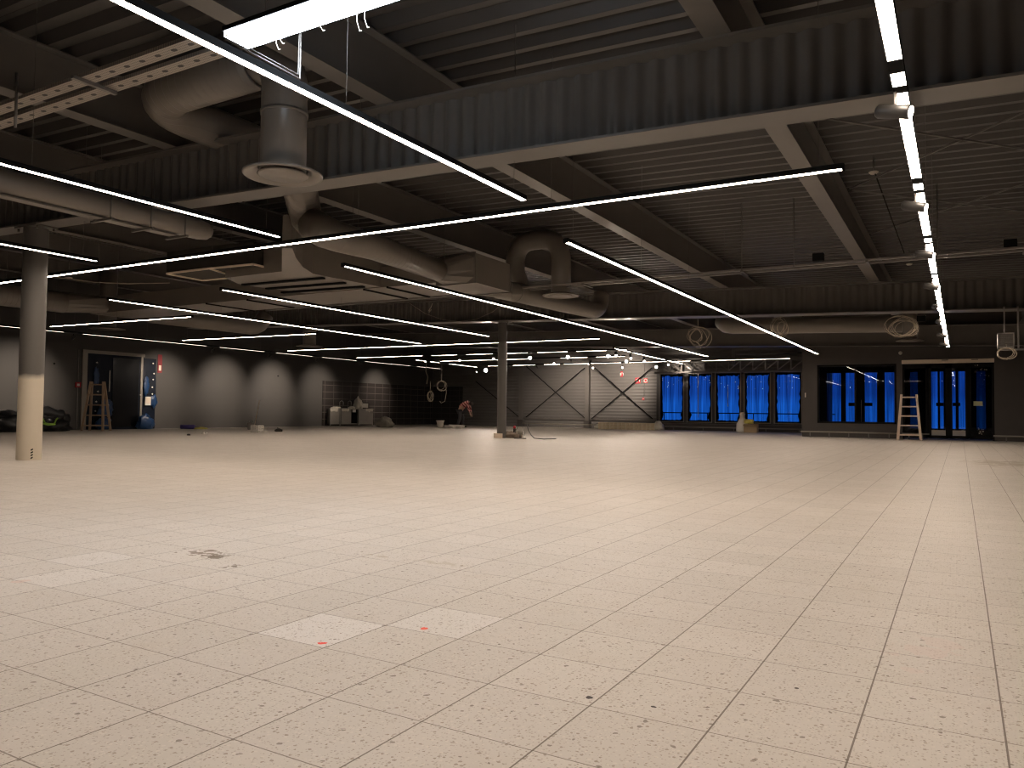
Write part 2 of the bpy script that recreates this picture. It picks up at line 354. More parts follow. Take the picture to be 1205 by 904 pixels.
# ------------------------------------------------------------------ room shell
XL, XR, YB, YN = -32.3, 6.5, 44.5, -7.0
YE, XE = 37.0, -6.2            # entrance wall and its left end
def zf(x): return 3.875-.029*(x-.5)       # underside of the sloping steelwork
ZG = .88                                   # girder height
ZD = 1.66                                  # deck underside above the girder soffit
struct(MB().box(XL-.3, XR+.3, YN-.3, YB+3, -.15, 0), 'floor', 'floor')
struct(MB().box(XL-.3, XL, YN-.3, YB+.3, 0, 7.0), 'wall_left', 'wall')
struct(MB().box(XR, XR+.3, YN-.3, YB, 0, 6.6), 'wall_right', 'wall')
struct(MB().box(XL, XR, YN-.3, YN, 0, 7.0), 'wall_rear', 'wall')
# far wall with the window band
WX0, WX1, WZ0, WZ1 = -15.75, -7.3, .40, 3.40
b = MB().box(XL, WX0, YB, YB+.3, 0, 7.0).box(WX0, WX1, YB, YB+.3, 0, WZ0).box(WX0, WX1, YB, YB+.3, WZ1, 7.0).box(WX1, XE+.25, YB, YB+.3, 0, 7.0)
struct(b, 'wall_back', 'panel')

# entrance wall (two openings: glazed window and door set)
E1 = (-5.55, -2.35, .62, 3.22); E2 = (-2.12, 1.22, .0, 3.26)
b = MB().box(XE, E1[0], YE, YE+.25, 0, 6.4).box(E1[1], E2[0], YE, YE+.25, 0, 6.4).box(E2[1], XR, YE, YE+.25, 0, 6.4)
b.box(E1[0], E1[1], YE, YE+.25, 0, E1[2]).box(E1[0], E1[1], YE, YE+.25, E1[3], 6.4).box(E2[0], E2[1], YE, YE+.25, E2[3], 6.4)
b.box(XE, XE+.25, YE+.25, YB, 0, 6.4)
struct(b, 'wall_entrance', 'dwall')
struct(MB().box(XE+.25, XR, YE+.25, YE+3.2, 3.5, 3.6), 'trim_1', 'dwall')   # lobby ceiling

# corrugated deck
b = MB(); pitch = .41; y = YN
xs = [XR+.2, -10, -20, XL-.2]
prof = [(0, .0), (.10, .0), (.15, .13), (.225, .13), (.235, .115), (.255, .115), (.265, .13), (.33, .13)]
ys = []
while y < YB+.2:
    ys += [(y+a, h) for a, h in prof]; y += pitch
vs = []
for x in (XR+.2, XL-.2): vs += [(x, yy, zf(x)+ZD+h) for yy, h in ys]
n = len(ys)
b.add(vs, [(i, n+i, n+i+1, i+1) for i in range(n-1)])
vs = [(x, yy, zf(x)+ZD+.3) for x in (XR+.2, XL-.2) for yy in (YN-.2, YB+.3)]
b.add(vs, [(0, 1, 3, 2)])
struct(b, 'ceiling', 'deck')

# ------------------------------------------------------------------ roof steel
def sloped(b, x0, x1, y0, y1, a, c):
    b.hexa([(x0, y0, zf(x0)+a), (x1, y0, zf(x1)+a), (x1, y1, zf(x1)+a), (x0, y1, zf(x0)+a)],
           [(x0, y0, zf(x0)+c), (x1, y0, zf(x1)+c), (x1, y1, zf(x1)+c), (x0, y1, zf(x0)+c)])
gird = [(7.90, .40, 'nearest heavy roof girder with corrugated web, carried by the half-painted column'),
        (24.60, .60, 'middle heavy roof girder crossing above the thin dark column'),
        (36.75, .40, 'farthest roof girder, just in front of the entrance wall')]
for yc, w, lab in gird:
    x0, x1 = XL, XR
    t = thing('roof_girder', 'dark '+lab, 'steel girder', (XL, yc, zf(XL)), 'roof girders running left to right')
    fb = MB(); sloped(fb, x0, x1, yc-w/2, yc+w/2, 0, .03); fb.build('bottom_flange', 'steel', t)
    fb = MB(); sloped(fb, x0, x1, yc-w/2, yc+w/2, ZG-.035, ZG-.002); fb.build('top_flange', 'steel', t)
    wb = MB(); x = x0; pts = []
    while x < x1:
        pts += [(x+.225*k/8, -(.026 if yc < 30 else .0)*math.cos(2*PI*k/8)) for k in range(8)]; x += .225
    vs = [(px, yc+o, zf(px)+.03) for px, o in pts]+[(px, yc+o, zf(px)+ZG-.035) for px, o in pts]; n = len(pts)
    wb.add(vs, [(i, i+1, n+i+1, n+i) for i in range(n-1)], True); wb.build('web', 'steel', t)
sx = [2.2, -2.1, -6.4, -10.75, -15.05, -19.35, -23.65, -27.95]
for k, xx in enumerate(sx):
    w = ['rightmost', 'second from the right', 'third from the right', 'fourth from the right', 'fourth from the left', 'third from the left', 'second from the left', 'leftmost'][k]
    t = thing('roof_beam', f'long dark steel roof beam lying on the girders and running away under the deck, {w}', 'steel beam', (xx, YN, zf(xx)+ZG), 'roof beams lying on the girders')
    za = zf(xx)+ZG; zb = zf(xx)+ZD
    MB().box(xx-.14, xx+.14, YN, YB, za, za+.02).build('bottom_flange', 'steel', t)
    MB().box(xx-.14, xx+.14, YN, YB, zb-.03, zb-.01).build('top_flange', 'steel', t)
    MB().box(xx-.008, xx+.008, YN, YB, za+.02, zb-.03).build('web', 'steel', t)

# ------------------------------------------------------------------ columns
def column(cx, cy, r, lab, split, soft, n=40):
    zt = zf(cx)
    t = thing('column', lab, 'column', (cx, cy, 0))
    MB().lathe([(r, 0), (r, zt-.42), (r, zt-.03)], (cx, cy, 0), n).build('shaft', column_mat(split, soft), t)
    MB().box(cx-.36, cx+.36, cy-.2, cy+.2, zt-.035, zt-.002).build('cap_plate', 'galv' if r < 0 else 'steel', t)
    b = MB()
    for sx_ in (-.31, .31):
        for sy_ in (-.15, .15): b.tube([(cx+sx_, cy+sy_, zt-.09), (cx+sx_, cy+sy_, zt-.03)], .022, 6)
    b.build('bolts', 'steel', t)
    return t
c1 = onz(25.5, 538.5, 0); C1 = Vector((-14.85, 7.9, 0))
col1 = column(C1.x, C1.y, .205, 'thick round column, bare cream below and charcoal above, at the left', 1.53, .05)
b = MB()
for k in range(4):
    a0 = 1.5*PI+.98; z = .02+k*.05
    for q in range(1):
        an = math.atan2(-C1.y, -C1.x)+.22; rr = .207
        vs = [(C1.x+rr*math.cos(an+d), C1.y+rr*math.sin(an+d), z+e+(0.02 if d > 0 else 0)) for d, e in ((-.09, 0), (.09, 0), (.09, .026), (-.09, .026))]
        b.add(vs, [(0, 1, 2, 3)])
b.build('hazard_marking', 'black', col1)
C2 = Vector((-14.68, 24.6, 0))
col2 = column(C2.x, C2.y, .17, 'slim dark column in the middle of the hall', -1, .05)
MB().box(C2.x-.20, C2.x+.12, C2.y-.22, C2.y+.1, 0, .17).build('base_casing', 'header', col2)

# ------------------------------------------------------------------ LED pendants
ZL = 3.60; K = 1.074
def dirs(p0, p1):
    d = Vector((p1[0]-p0[0], p1[1]-p0[1], 0)); L = d.length; return d.normalized(), L
def linear(label, p0, p1, z=ZL, w=.068, gaps=(), group='linear ceiling lights', hangers=3., name='linear_light', cat='ceiling light', h=.06, glow='led'):
    d, L = dirs(p0, p1); sd = Vector((-d.y, d.x, 0)); P0 = Vector((p0[0], p0[1], z))
    t = thing(name, label, cat, (p0[0]+d.x*L/2, p0[1]+d.y*L/2, z), group)
    hb = MB().bar(P0+Vector((0, 0, .0005+h/2)), P0+d*L+Vector((0, 0, .0005+h/2)), w+.006, h); hb.build('housing', 'black', t)
    s0 = .01; segs = []
    for g0, g1 in sorted(gaps): segs.append((s0, g0)); s0 = g1
    segs.append((s0, L-.01))
    for a, c in segs:
        if c-a > .02: MB().bar(P0+d*a, P0+d*c, w, .002).build('diffuser', glow, t)
    for e in (0, L): MB().bar(P0+d*(e-.012)+Vector((0, 0, .02)), P0+d*(e+.012)+Vector((0, 0, .02)), w+.010, .07).build('end_cap', 'black', t)
    k = max(2, int(L/hangers)+1)
    for i in range(k):
        q = P0+d*(.25+(L-.5)*i/(k-1)); MB().tube([q+Vector((0, 0, .09)), Vector((q.x, q.y, zf(q.x)+ZD+.02))], .003, 5).build('suspension_cable', 'steel', t)
    return t
def lp(px, py, z=ZL): v = onz(px, py, z); return (v.x, v.y)
linear('long LED line light reaching from the top edge down beside the big round air outlet', (-4.68, -1.07), (-4.65, 8.27))
linear('LED line light at upper left in front of the nearest girder, above the thick column', (-8.96, 1.07), (-8.95, 8.32))
linear('short visible LED line light passing in front of the thick column', (-13.39, 2.36), (-13.4, 8.19))
linear('longest LED line light, crossing the hall from the left edge toward the upper right', (-20.94, 8.7), (-1.05, 8.79))
linear('bright LED line light receding from the looped air duct toward the entrance windows', (-5.22, 10.61), (-5.28, 35.28))
linear('LED line light receding over the slim dark column', (-9.7, 10.55), (-9.99, 35.12), glow='ledmid')
linear('LED line light running under the wide flat duct, left of the slim column', (-14.09, 11.46), (-14.23, 22.88), glow='ledmid')
linear('LED line light receding from the left end of the wide flat duct', (-17.94, 11.28), (-18.28, 24.38), glow='ledmid')
linear('short crossing LED line light left of the wide duct, above the ladder doorway', lp(59.8, 384.5), lp(226.1, 373), glow='ledmid')
linear('second short crossing LED line light, behind the one above the doorway', lp(215, 400.7), lp(372.6, 393), glow='ledmid')
linear('long crossing LED line light passing behind the slim column', lp(338.6, 413), lp(706, 398.8), glow='ledmid')
linear('small LED line light at the left end of the rear rows, above the sinks', lp(419.8, 421.2), lp(497.8, 418.8), group='rear light rows', hangers=6, glow='ledrear')

SPN = [0]
def spot(pos, aim, label, group, lens='lens', power=0, size=40, L=.22, R=.05, blend=.6, stem=.16):
    pos = Vector(pos); aim = Vector(aim).normalized(); top = pos+Vector((0, 0, stem))
    t = thing('track_spotlight', label, 'spotlight', top, group)
    MB().tube([top, pos], .012, 8).build('stem', 'galv' if lens == 'lens' and L > .24 else 'black', t)
    back = pos-aim*L*.55; front = pos+aim*L*.45
    MB().tube([back, back+aim*.015, front-aim*.01, front], [R*.8, R, R, R*.94], 20).build('lamp_housing', 'spotbody', t)
    MB().tube([front, front+aim*.004], R*.82, 20).build('lens', lens, t)
    if power:
        ld = bpy.data.lights.new('spot_beam', 'SPOT'); ld.energy = power; ld.spot_size = math.radians(size); ld.spot_blend = blend; ld.color = (1, .84, .70); ld.shadow_soft_size = .04
        lo = bpy.data.objects.new('spot_beam', ld); C.objects.link(lo); lo.parent = t; lo.location = front+aim*.02-top
        lo.rotation_euler = aim.to_track_quat('-Z', 'Y').to_euler()
    return t
M['spotbody'] = mat('spot_housing', (.028, .026, .024), .4)

# right-hand track
TRx = -.40
trs = [6.85, 10.1, 13.2, 16.6, 19.8, 23.0, 26.8, 30.2]
g = []
T0 = -3.
for s in trs: g += [(s-T0-.62, s-T0-.36), (s-T0-.1, s-T0+.06)]
linear('broad LED light track of lit segments receding at the right toward the entrance doors', (TRx, T0), (TRx+.03, 33.4), w=.095, gaps=g, group=None, name='light_track', cat='ceiling light')
for i, s in enumerate(trs):
    aim = (1, -.30, -.30) if i not in (4, 5) else (.55, -1, -.35)
    spot((TRx-.03, s, ZL-.165), aim, f'cylinder spotlight hanging from the right-hand light track, {ORD[i]}'+(' to the camera' if i == 0 else ' from the camera'),
         'spotlights on the right-hand track', 'lens' if i != 4 else 'lensbig', 0, L=.27, R=.056, stem=.16)
# left wall track
ZW = 3.72
w0, w1 = onz(-25, 381.3, ZW), onz(517.9, 434.1, ZW)
dW, LW = dirs(w0, w1)
lws = []
for px in (86.6, 250.6, 318, 373.4, 424.7, 486.8):
    best = min((i/2000 for i in range(2001)), key=lambda f: abs(((w0+(w1-w0)*f)-Vector((0, 0, CZ))).dot(_r)/((w0+(w1-w0)*f)-Vector((0, 0, CZ))).dot(_f)-(px-602.5)/FPX))
    lws.append(w0+(w1-w0)*best)
g = []
for q in lws:
    s = (Vector((q.x, q.y, 0))-Vector((w0.x, w0.y, 0))).dot(dW); g.append((s-.38, s+.38))
linear('LED light track following the charcoal left wall above the ladder doorway and sinks', w0, w1, z=ZW, w=.06, gaps=g, group=None, name='light_track', cat='ceiling light', glow='ledsoft')
for i, q in enumerate(lws):
    spot((q.x, q.y, ZW-.17), (-1, .0, -.50), f'dark spotlight on the left wall track, {ORD[i]}'+(' to the camera' if i == 0 else ' from the camera'),
         'spotlights washing the left wall', 'lensdim', 720 if i < 4 else 420, 64, L=.2, R=.05, stem=.14, blend=1.)
# rear rows
def rowline(label, a, c, gp, **k):
    pa, pc = onz(*a, ZL), onz(*c, ZL); d, L = dirs(pa, pc); gg = []
    for g0, g1 in gp:
        q0, q1 = onz(*g0, ZL), onz(*g1, ZL)
        gg.append(((q0-pa).dot(d), (q1-pa).dot(d)))
    return linear(label, pa, pc, gaps=gg, group='rear light rows', hangers=7, w=.06, glow='ledrear', **k)
rowline('front row of broken LED light segments at the back of the hall', (508, 418.6), (738, 412.0),
        [((537, 417.7), (549, 417.4)), ((579.7, 416.6), (596, 416.2)), ((621.5, 415.5), (633, 415.1)), ((667, 413.9), (678, 413.6)), ((714, 412.7), (728, 412.3))])
rowline('middle row of broken LED light segments at the back of the hall', (518, 425.2), (735.6, 419.5),
        [((625, 422.6), (661, 421.6)), ((691.7, 420.8), (702.5, 420.5))])
rowline('rear row of LED light segments continuing over the blue windows', (574, 430.9), (930, 422),
        [((590, 430.4), (603, 430.1)), ((629, 429.5), (640, 429.2)), ((658, 428.7), (663.7, 428.6)), ((730, 426.9), (740, 426.6)), ((812, 424.9), (826, 424.6))])
rowline('short LED light track receding toward the tiled corner', (488.6, 423.6), (561, 432.2), [((501, 425), (506.6, 425.8)), ((516, 427), (528, 428.4))])
rowline('short receding LED light track carrying four spotlights before the blue windows', (722, 410), (803, 428.3), [((742, 414.4), (746, 415.3)), ((782, 423.6), (786, 424.5))])
back = [(500.7, 425, 'c', 31.5), (541, 424, 'c', 30.), (562.5, 436.7, 's', 38), (571.5, 435.6, 'b', 36), (581, 422, 'c', 29.4), (599, 431.7, 'd', 35), (623.6, 421, 'C', 29.4),
        (631.8, 432, 'd', 35), (652, 427.7, 'c', 33), (668.5, 419.8, 'C', 29.4), (694, 427, 's', 33.5), (697.8, 432.8, 'c', 37), (716, 418.8, 'C', 29.4),
        (724.8, 416.6, 's', 29), (737.3, 425.2, 'C', 33), (732.4, 432.4, 'c', 37), (742, 420, 's', 30), (757.9, 423.3, 's', 32), (772.5, 431.7, 'C', 37), (786.2, 427.7, 's', 34)]
wherew = ['first', 'second', 'third', 'fourth', 'fifth', 'sixth', 'seventh', 'eighth', 'ninth', 'tenth']
order = sorted(range(len(back)), key=lambda i: back[i][0])
for rank, i in enumerate(order):
    px, py, k, yy = back[i]
    p = ony(px, py, yy*K)
    side = f'{wherew[rank]} from the left' if rank < 10 else (f'{wherew[len(back)-1-rank]} from the right' if rank < 19 else 'rightmost')
    look = {'c': 'small lit spotlight', 'C': 'bright lit spotlight', 'b': 'brightest glaring spotlight', 's': 'angled spotlight', 'd': 'dim spotlight'}[k]
    toward = Vector((-p.x, -p.y, CZ-p.z)).normalized()
    if k in 'cCb': aim = toward+Vector((random.uniform(-.15, .15), 0, -.12)); ln = 'lensbig' if k != 'c' else 'lens'; R = {'c': .06, 'C': .08, 'b': .12}[k]
    elif k == 's': aim = Vector((-.5 if rank < 12 else .35, -.55, -.6)); ln = 'lens'; R = .065
    else: aim = Vector((-.25, 1, -.42)); ln = 'lensdim'; R = .05
    spot(p, aim, f'{look} in the cluster at the back of the hall, {side}', 'spotlights at the back of the hall', ln, {'b': 500, 'C': 200, 'd': 190}.get(k, 0), L=.24, size=80, blend=1., R=R, stem=max(.08, ZL-p.z) if p.z < ZL else .1)
# spot beams that wash the back wall
for px, py, tx, tz, pw in ((732, 427, 735, 450, 1000), (672, 424, 672, 462, 600), (800, 431, 806, 433, 150)):
    p = ony(px, py, 41.2 if px != 800 else 42.6); q = ony(tx, tz, YB)
    spot(p, q-p, {732: 'wall-washing spotlight above the red pictogram on the back wall', 672: 'wall-washing spotlight between the two dark wall posts', 800: 'small spotlight over the left end of the lattice truss'}[px],
         'wall washers on the back wall', 'lensdim', pw, 84, stem=max(.06, ZL-p.z), blend=.9)

# cool batten fixture under the roof
t = thing('batten_light', 'wide cool-white batten light glaring at the top of the view, with loose wires', 'ceiling light', (-4.6, 4.53, 4.2))
MB().box(-5.48, -3.70, 4.40, 4.68, 4.24, 4.28).build('housing', 'black', t)
MB().box(-5.46, -3.72, 4.41, 4.67, 4.19, 4.24).build('diffuser', 'cool', t)
for sx_ in (-5.1, -4.1): MB().tube([(sx_, 4.54, 4.34), (sx_, 4.54, zf(sx_)+ZD)], .006, 6).build('suspension_rod', 'galv', t)
for sx_, ln in ((-5.12, .12), (-5.07, .08), (-4.2, .18), (-4.12, .17), (-4.6, .08)):
    MB().tube([(sx_, 4.68, 4.23), (sx_-.01, 4.69, 4.23-ln*.5), (sx_+.02, 4.69, 4.23-ln), (sx_+.04, 4.69, 4.23-ln)], .0035, 5).build('loose_wire', 'cord', t)
pA, pB = onz(266, 46, 3.85), onz(353, 93, 3.85)
b = MB().tube([pA, pB, Vector((pB.x, pB.y, zf(pB.x)+ZD))], .008, 8); b.tube([pA+Vector((0, 0, .03)), pB+Vector((0, -.02, .03)), Vector((pB.x, pB.y-.02, zf(pB.x)+ZD))], .005, 6)
tag(b.build('wire_hanger', 'steel', None, 'auto'), 'bent thin metal hanger frame beside the cool-white batten light', 'hanger')

# ------------------------------------------------------------------ ducts
def arc(p0, c, p1, n=8):       # quadratic corner
    p0, c, p1 = Vector(p0), Vector(c), Vector(p1)
    return [p0*(1-t)**2+c*2*t*(1-t)+p1*t*t for t in [i/n for i in range(n+1)]]
def outlet(parent, c, R):
    MB().lathe([(R*.62, .07), (R*.72, .06), (R, .02), (R, 0), (R*.93, -.005), (R*.74, .035), (R*.62, .07)], c, 48).build('outlet_ring', 'duct', parent)
    MB().lathe([(0.001, -.004), (R*.58, -.004), (R*.64, .01), (R*.60, .02), (0.001, .02)], c, 48).build('outlet_plate', 'duct', parent)
def collar(parent, c, axis, r):
    c = Vector(c); axis = Vector(axis).normalized(); MB().tube([c-axis*.02, c+axis*.02], r+.012, 32).build('joint_collar', 'duct', parent)
# near duct with the big outlet
R1 = .47
o1 = onz(333, 207, 3.80)
t = thing('air_duct', 'round duct bending overhead and dropping to the large round ceiling outlet', 'air duct', (o1.x, o1.y, 3.80))
zc = 5.28; rD = .27
pts = [Vector((o1.x, o1.y, 3.84)), Vector((o1.x, o1.y, 4.8))]+arc((o1.x, o1.y, 4.85), (o1.x, o1.y, zc), (o1.x-.45, o1.y, zc))
MB().tube(pts, rD, 36).build('drop_pipe', 'duct', t)
xe = -9.75
pts = [(o1.x-.45, o1.y, zc), (xe+.8, o1.y+.02, zc)]+arc((xe+.7, o1.y+.02, zc), (xe-.05, o1.y+.02, zc), (xe-.1, o1.y+.8, zc), 10)[1:]+[Vector((xe-.12, 8.6, zc))]
pts += [Vector((xe-.14, 9.1, zc-.06)), Vector((-9.92, 9.45, zc-.22)), Vector((-9.95, 9.7, zc-.45)), onz(361, 257, 4.52), onz(370, 266, 4.30)]
MB().tube(pts, .30, 36).build('overhead_pipe', 'spx', t)
outlet(t, (o1.x, o1.y, 3.80), R1)
collar(t, (o1.x, o1.y, 4.55), (0, 0, 1), rD)

# main round duct behind the girder
t = thing('air_duct', 'long round duct dropping behind the nearest girder and running into a square box', 'air duct', (-9.5, 12, 4.05))
z3 = 4.08; r3 = .23
pts = [onz(369, 265, 4.32), onz(382, 273, 4.14), onz(400, 279.5, z3), onz(440, 290.5, z3), onz(516, 318, z3)]
MB().tube(pts, [.30, .29, .27, .25, .24], 36).build('pipe', 'spy', t)
e0 = onz(516, 318, z3)
bx0, bx1, by0, by1, bz0, bz1 = -10.15, -9.15, 14.1, 15.65, 3.80, 4.45
n = 16; ring = []; sq = []
for k in range(n):
    a = 2*PI*k/n+PI/n; cx_, sz_ = math.cos(a), math.sin(a); ring.append((e0.x+.24*cx_, e0.y-.02, z3+.24*sz_))
    m_ = max(abs(cx_), abs(sz_)); sq.append(((bx0+bx1)/2+(bx1-bx0)/2*cx_/m_, by0, (bz0+bz1)/2+(bz1-bz0)/2*sz_/m_))
MB().add(ring+sq, [(k, (k+1) % n, n+(k+1) % n, n+k) for k in range(n)]).build('square_to_round', 'duct', t)
MB().box(bx0, bx1, by0, by1, bz0, bz1).build('box_section', 'duct', t)
MB().box(bx0-.02, bx1+.02, by0-.01, by0+.02, bz0-.02, bz1+.02).build('flange', 'steel', t)
MB().box(bx0-.02, bx1+.02, by1-.02, by1+.01, bz0-.02, bz1+.02).build('flange', 'steel', t)
xd = -10.05; xq = -9.6
pts = [Vector((xd, by1, z3)), Vector((xd, 16.5, z3)), Vector((xq, 21.2, z3))]+arc((xq, 21.3, z3), (xq, 22.0, z3), (xq, 22.05, z3+.6), 8)[1:]
MB().tube(pts, .25, 36).build('pipe', 'spy', t)
collar(t, (xd+.07, 17.3, z3), (0, 1, 0), .25)
# loop with second outlet
o2 = onz(660, 348.5, 3.97)
t = thing('air_duct', 'looped round duct rising, crossing over and dropping to the smaller round outlet', 'air duct', (o2.x, o2.y, 3.97))
yl = o2.y+.0; zt2 = 5.5; xd = -10.32
pts = [Vector((xd+.2, yl+.2, z3+.05)), Vector((xd+.05, yl+.1, 4.7))]+arc((xd+.05, yl+.05, 4.8), (xd+.05, yl, zt2), (xd+.6, yl, zt2), 7)[1:]+[Vector((o2.x-.55, yl, zt2))]+arc((o2.x-.55, yl, zt2), (o2.x, yl, zt2), (o2.x, yl, 4.8), 7)[1:]+[Vector((o2.x, yl, 4.0))]
MB().tube(pts, .255, 32).build('pipe', 'duct', t)
outlet(t, (o2.x, yl, 3.97), R1)

# wide flat duct with the curved neck
def P(px, py, z): v = onz(px, py, z); return (v.x, v.y)
ZP = 3.97
poly = [P(332, 292, ZP), P(344, 292, ZP), P(348, 303, ZP), P(356, 314, ZP), P(368, 322, ZP), P(400, 328.5, ZP), P(440, 336, ZP), P(470, 342, ZP), P(400, 352, ZP), P(345, 343, ZP), P(300, 337.5, ZP), P(280, 334, ZP), P(265, 327, ZP), P(331.5, 319.5, ZP)]
t = thing('air_duct', 'wide flat rectangular duct with a curved neck and seamed pale underside', 'air duct', (*P(370, 335, ZP), ZP))
MB().prism(poly, ZP, ZP+.62).build('duct_body', 'duct', t)
for (a, c) in (((286, 334.5), (381, 326.3)), ((314, 339), (406, 332)), ((332, 343.5), (428, 336.5))):
    pa, pc = P(*a, ZP), P(*c, ZP)
    MB().bar((*pa, ZP-.02), (*pc, ZP-.02), .11, .04).build('seam_flange', 'black', t)
# grille box left of it
t = thing('intake_grille', 'pair of framed square intake grilles beside the wide flat duct', 'air grille', (*P(265, 320, 4.12), 4.12))
ZR = 4.12
A, Bq, Cq, D, E_, F_ = [Vector((*P(px, py, ZR), ZR)) for px, py in ((196, 322), (246, 316), (298, 311), (334, 320), (279, 326), (238, 330))]
poly = [tuple(v.xy) for v in (A, Bq, Cq, D, E_, F_)]
MB().prism(poly, ZR+.01, ZR+.5).build('plenum', 'grilleinfill', t)
b = MB()
for p, q in ((A, Bq), (Bq, Cq), (Cq, D), (D, E_), (E_, F_), (F_, A), (Bq, E_)): b.bar(p, q, .035, .04)
b.build('grille_frame', 'header', t)
# cross duct
x0, x1, y0, y1, z0, z1 = -24., -10.2, 14.5, 16.2, 3.95, 4.45
t = thing('air_duct', 'long rectangular duct crossing the hall left to right behind the flat duct', 'air duct', (-16, 15.2, z0))
MB().box(x0, x1, y0, y1, z0, z1).build('duct_body', 'duct', t)
for px in (243, 318, 358, 437, 475, 520):
    q = onz(px, 357 if px < 400 else 342, z0)
    MB().box(q.x-.03, q.x+.03, y0-.005, y1+.005, z0-.03, z0+.01).build('seam_flange', 'black', t)
# left round duct through it
t = thing('air_duct', 'round duct passing behind the thick column into the long cross duct and out again', 'air duct', (-23.2, 12, 4.1))
xr = -23.4; zr = 4.12
MB().tube([(xr, 4., zr), (xr, 13.3, zr)], .31, 32).build('pipe', 'spy', t)
ring = []; sq = []
n = 16
for k in range(n):
    a = 2*PI*k/n+PI/n; cx_, sz_ = math.cos(a), math.sin(a); ring.append((xr+.31*cx_, 13.3, zr+.31*sz_)); m_ = max(abs(cx_), abs(sz_)); sq.append((xr+.42*cx_/m_, 14.49, 4.2+.25*sz_/m_))
MB().add(ring+sq, [(k, (k+1) % n, n+(k+1) % n, n+k) for k in range(n)]).build('square_to_round', 'duct', t)
pts = [Vector((xr, 16.2, zr)), Vector((xr, 20.4, zr))]+arc((xr, 20.45, zr), (xr, 20.9, zr), (xr+.05, 21.1, zr+.5), 4)[1:]
MB().tube(pts, .31, 32).build('pipe', 'spy', t)
# duct beyond middle girder
t = thing('air_duct', 'horizontal round duct behind the middle girder, above the hanging cable coils', 'air duct', (-4, 27, 3.95))
q0 = ony(863, 384, 27.); q1 = ony(1062, 381, 27.)
MB().tube([Vector((q0.x-.62, 27.9, 4.3)), Vector((q0.x-.35, 27.4, 4.12)), Vector((q0.x, 27, q0.z)), Vector((q1.x, 27, q1.z))], .27, 32).build('pipe', 'duct', t)
# low duct with service bar at left
t = thing('air_duct', 'round duct with a flat bar beneath, ending in front of the girder at upper left', 'air duct', (-10.9, 6, 3.9))
pts = [Vector((-10.85, 1., 3.93)), Vector((-10.85, 8.35, 3.93)), Vector((-10.85, 8.5, 3.93)), Vector((-10.85, 8.58, 3.93))]
MB().tube(pts, [.165, .165, .14, .08], 28).build('pipe', 'duct', t)
MB().box(-10.98, -10.80, 1., 7.9, 3.735, 3.755).build('service_bar', 'duct', t)
for yy in (6.7, 7.35, 7.95): MB().tube([(-11.05, yy, 3.72), (-11.05, yy, 4.1)], .012, 6).tube([(-10.65, yy, 3.72), (-10.65, yy, 4.1)], .012, 6).bar((-11.12, yy, 3.72), (-10.6, yy, 3.72), .04, .03).build('hanger', 'steel', t)

# ------------------------------------------------------------------ cable trays
t = thing('cable_tray', 'pair of perforated cable tray strips slanting across the upper left corner', 'cable tray', (-7, 4.6, 4.35))
ZT = 4.35
for (pa, pb) in (((0, 127), (262, 42)), ((0, 148), (268, 58))):
    yc = (onz(*pa, ZT).y+onz(*pb, ZT).y)/2
    s = MB().box(-16, -5.95, yc-.075, yc+.075, ZT-.005, ZT).box(-16, -5.95, yc-.075, yc-.071, ZT, ZT+.035).box(-16, -5.95, yc+.071, yc+.075, ZT, ZT+.035)
    s.build('tray_strip', 'tray', t, origin=(0, yc, ZT))
br0, br1 = onz(88, 92, ZT-.03), onz(134, 109, ZT-.03)
for dx in (0, -2.9): MB().bar((br0.x+dx, br0.y-.03, ZT-.025), (br0.x+dx, br1.y+.03, ZT-.025), .05, .035).build('cross_bracket', 'steel', t)
rr_ = onz(18, 150, ZT-.35)
MB().tube([rr_, Vector((rr_.x, rr_.y, ZT+.25))], .016, 8).tube([(br0.x-2.9, br1.y, ZT), (br0.x-2.9, br1.y, 5.7)], .008, 8).build('threaded_rod', 'steel', t)
t = thing('cable_tray', 'long thin cable tray crossing the hall in front of the middle girder', 'cable tray', (-5, 17.5, 4.16))
for yc in (17.3, 17.65): MB().box(-19.5, 5, yc-.035, yc+.035, 4.16, 4.20).build('tray_rail', 'galv', t)
for xx in (-12.2, -8.0, -4.15, -1.62, 1.1): MB().bar((xx, 17.2, 4.14), (xx, 17.8, 4.14), .05, .03).build('cross_bracket', 'steel', t)
for xx in (-12.2, -4.15, -3.05, -.35): MB().tube([(xx, 17.25, 4.14), (xx, 17.25, zf(xx)+ZD)], .010, 6).build('threaded_rod', 'steel', t)

# roof bracing rods and small roof items
def rod(pxa, pya, pxb, pyb, z, label, r=.016):
    a, c = onz(pxa, pya, z), onz(pxb, pyb, z)
    o = MB().tube([a, c], r, 7).build('brace_rod', 'steel', None, 'auto'); tag(o, label, 'brace rod', 'roof bracing rods')
rod(962, 138, 1300, 190, 5.2, 'dark roof bracing rod sloping down to the right, just behind the nearest girder')
rod(1000, 222, 1290, 95, 5.25, 'thin roof bracing rod rising to the right behind the upper spotlight')
rod(1003, 224, 1320, 262, 5.2, 'roof bracing rod running right from the roof beam beside the smoke sensor')
rod(1025, 275, 1330, 176, 5.25, 'lowest roof bracing rod rising to the right, above the cable tray')
def sensor(px, py, z, label, r=.085):
    p = onz(px, py, z)
    t = thing('smoke_detector', label, 'smoke detector', (p.x, p.y, z))
    MB().lathe([(0.001, -.03), (r*.6, -.03), (r*.95, -.005), (r, .01), (r*.6, .02), (.001, .02)], p, 20).build('head', 'sensor', t)
    MB().tube([p+Vector((0, 0, .02)), Vector((p.x, p.y, zf(p.x)+ZD+.05))], .012, 6).build('mount', 'steel', t)
sensor(1028, 203, 5.35, 'pale round smoke detector under the roof deck left of the light track')
sensor(1070, 311, 5.2, 'small round smoke detector under the deck, behind the cable tray')
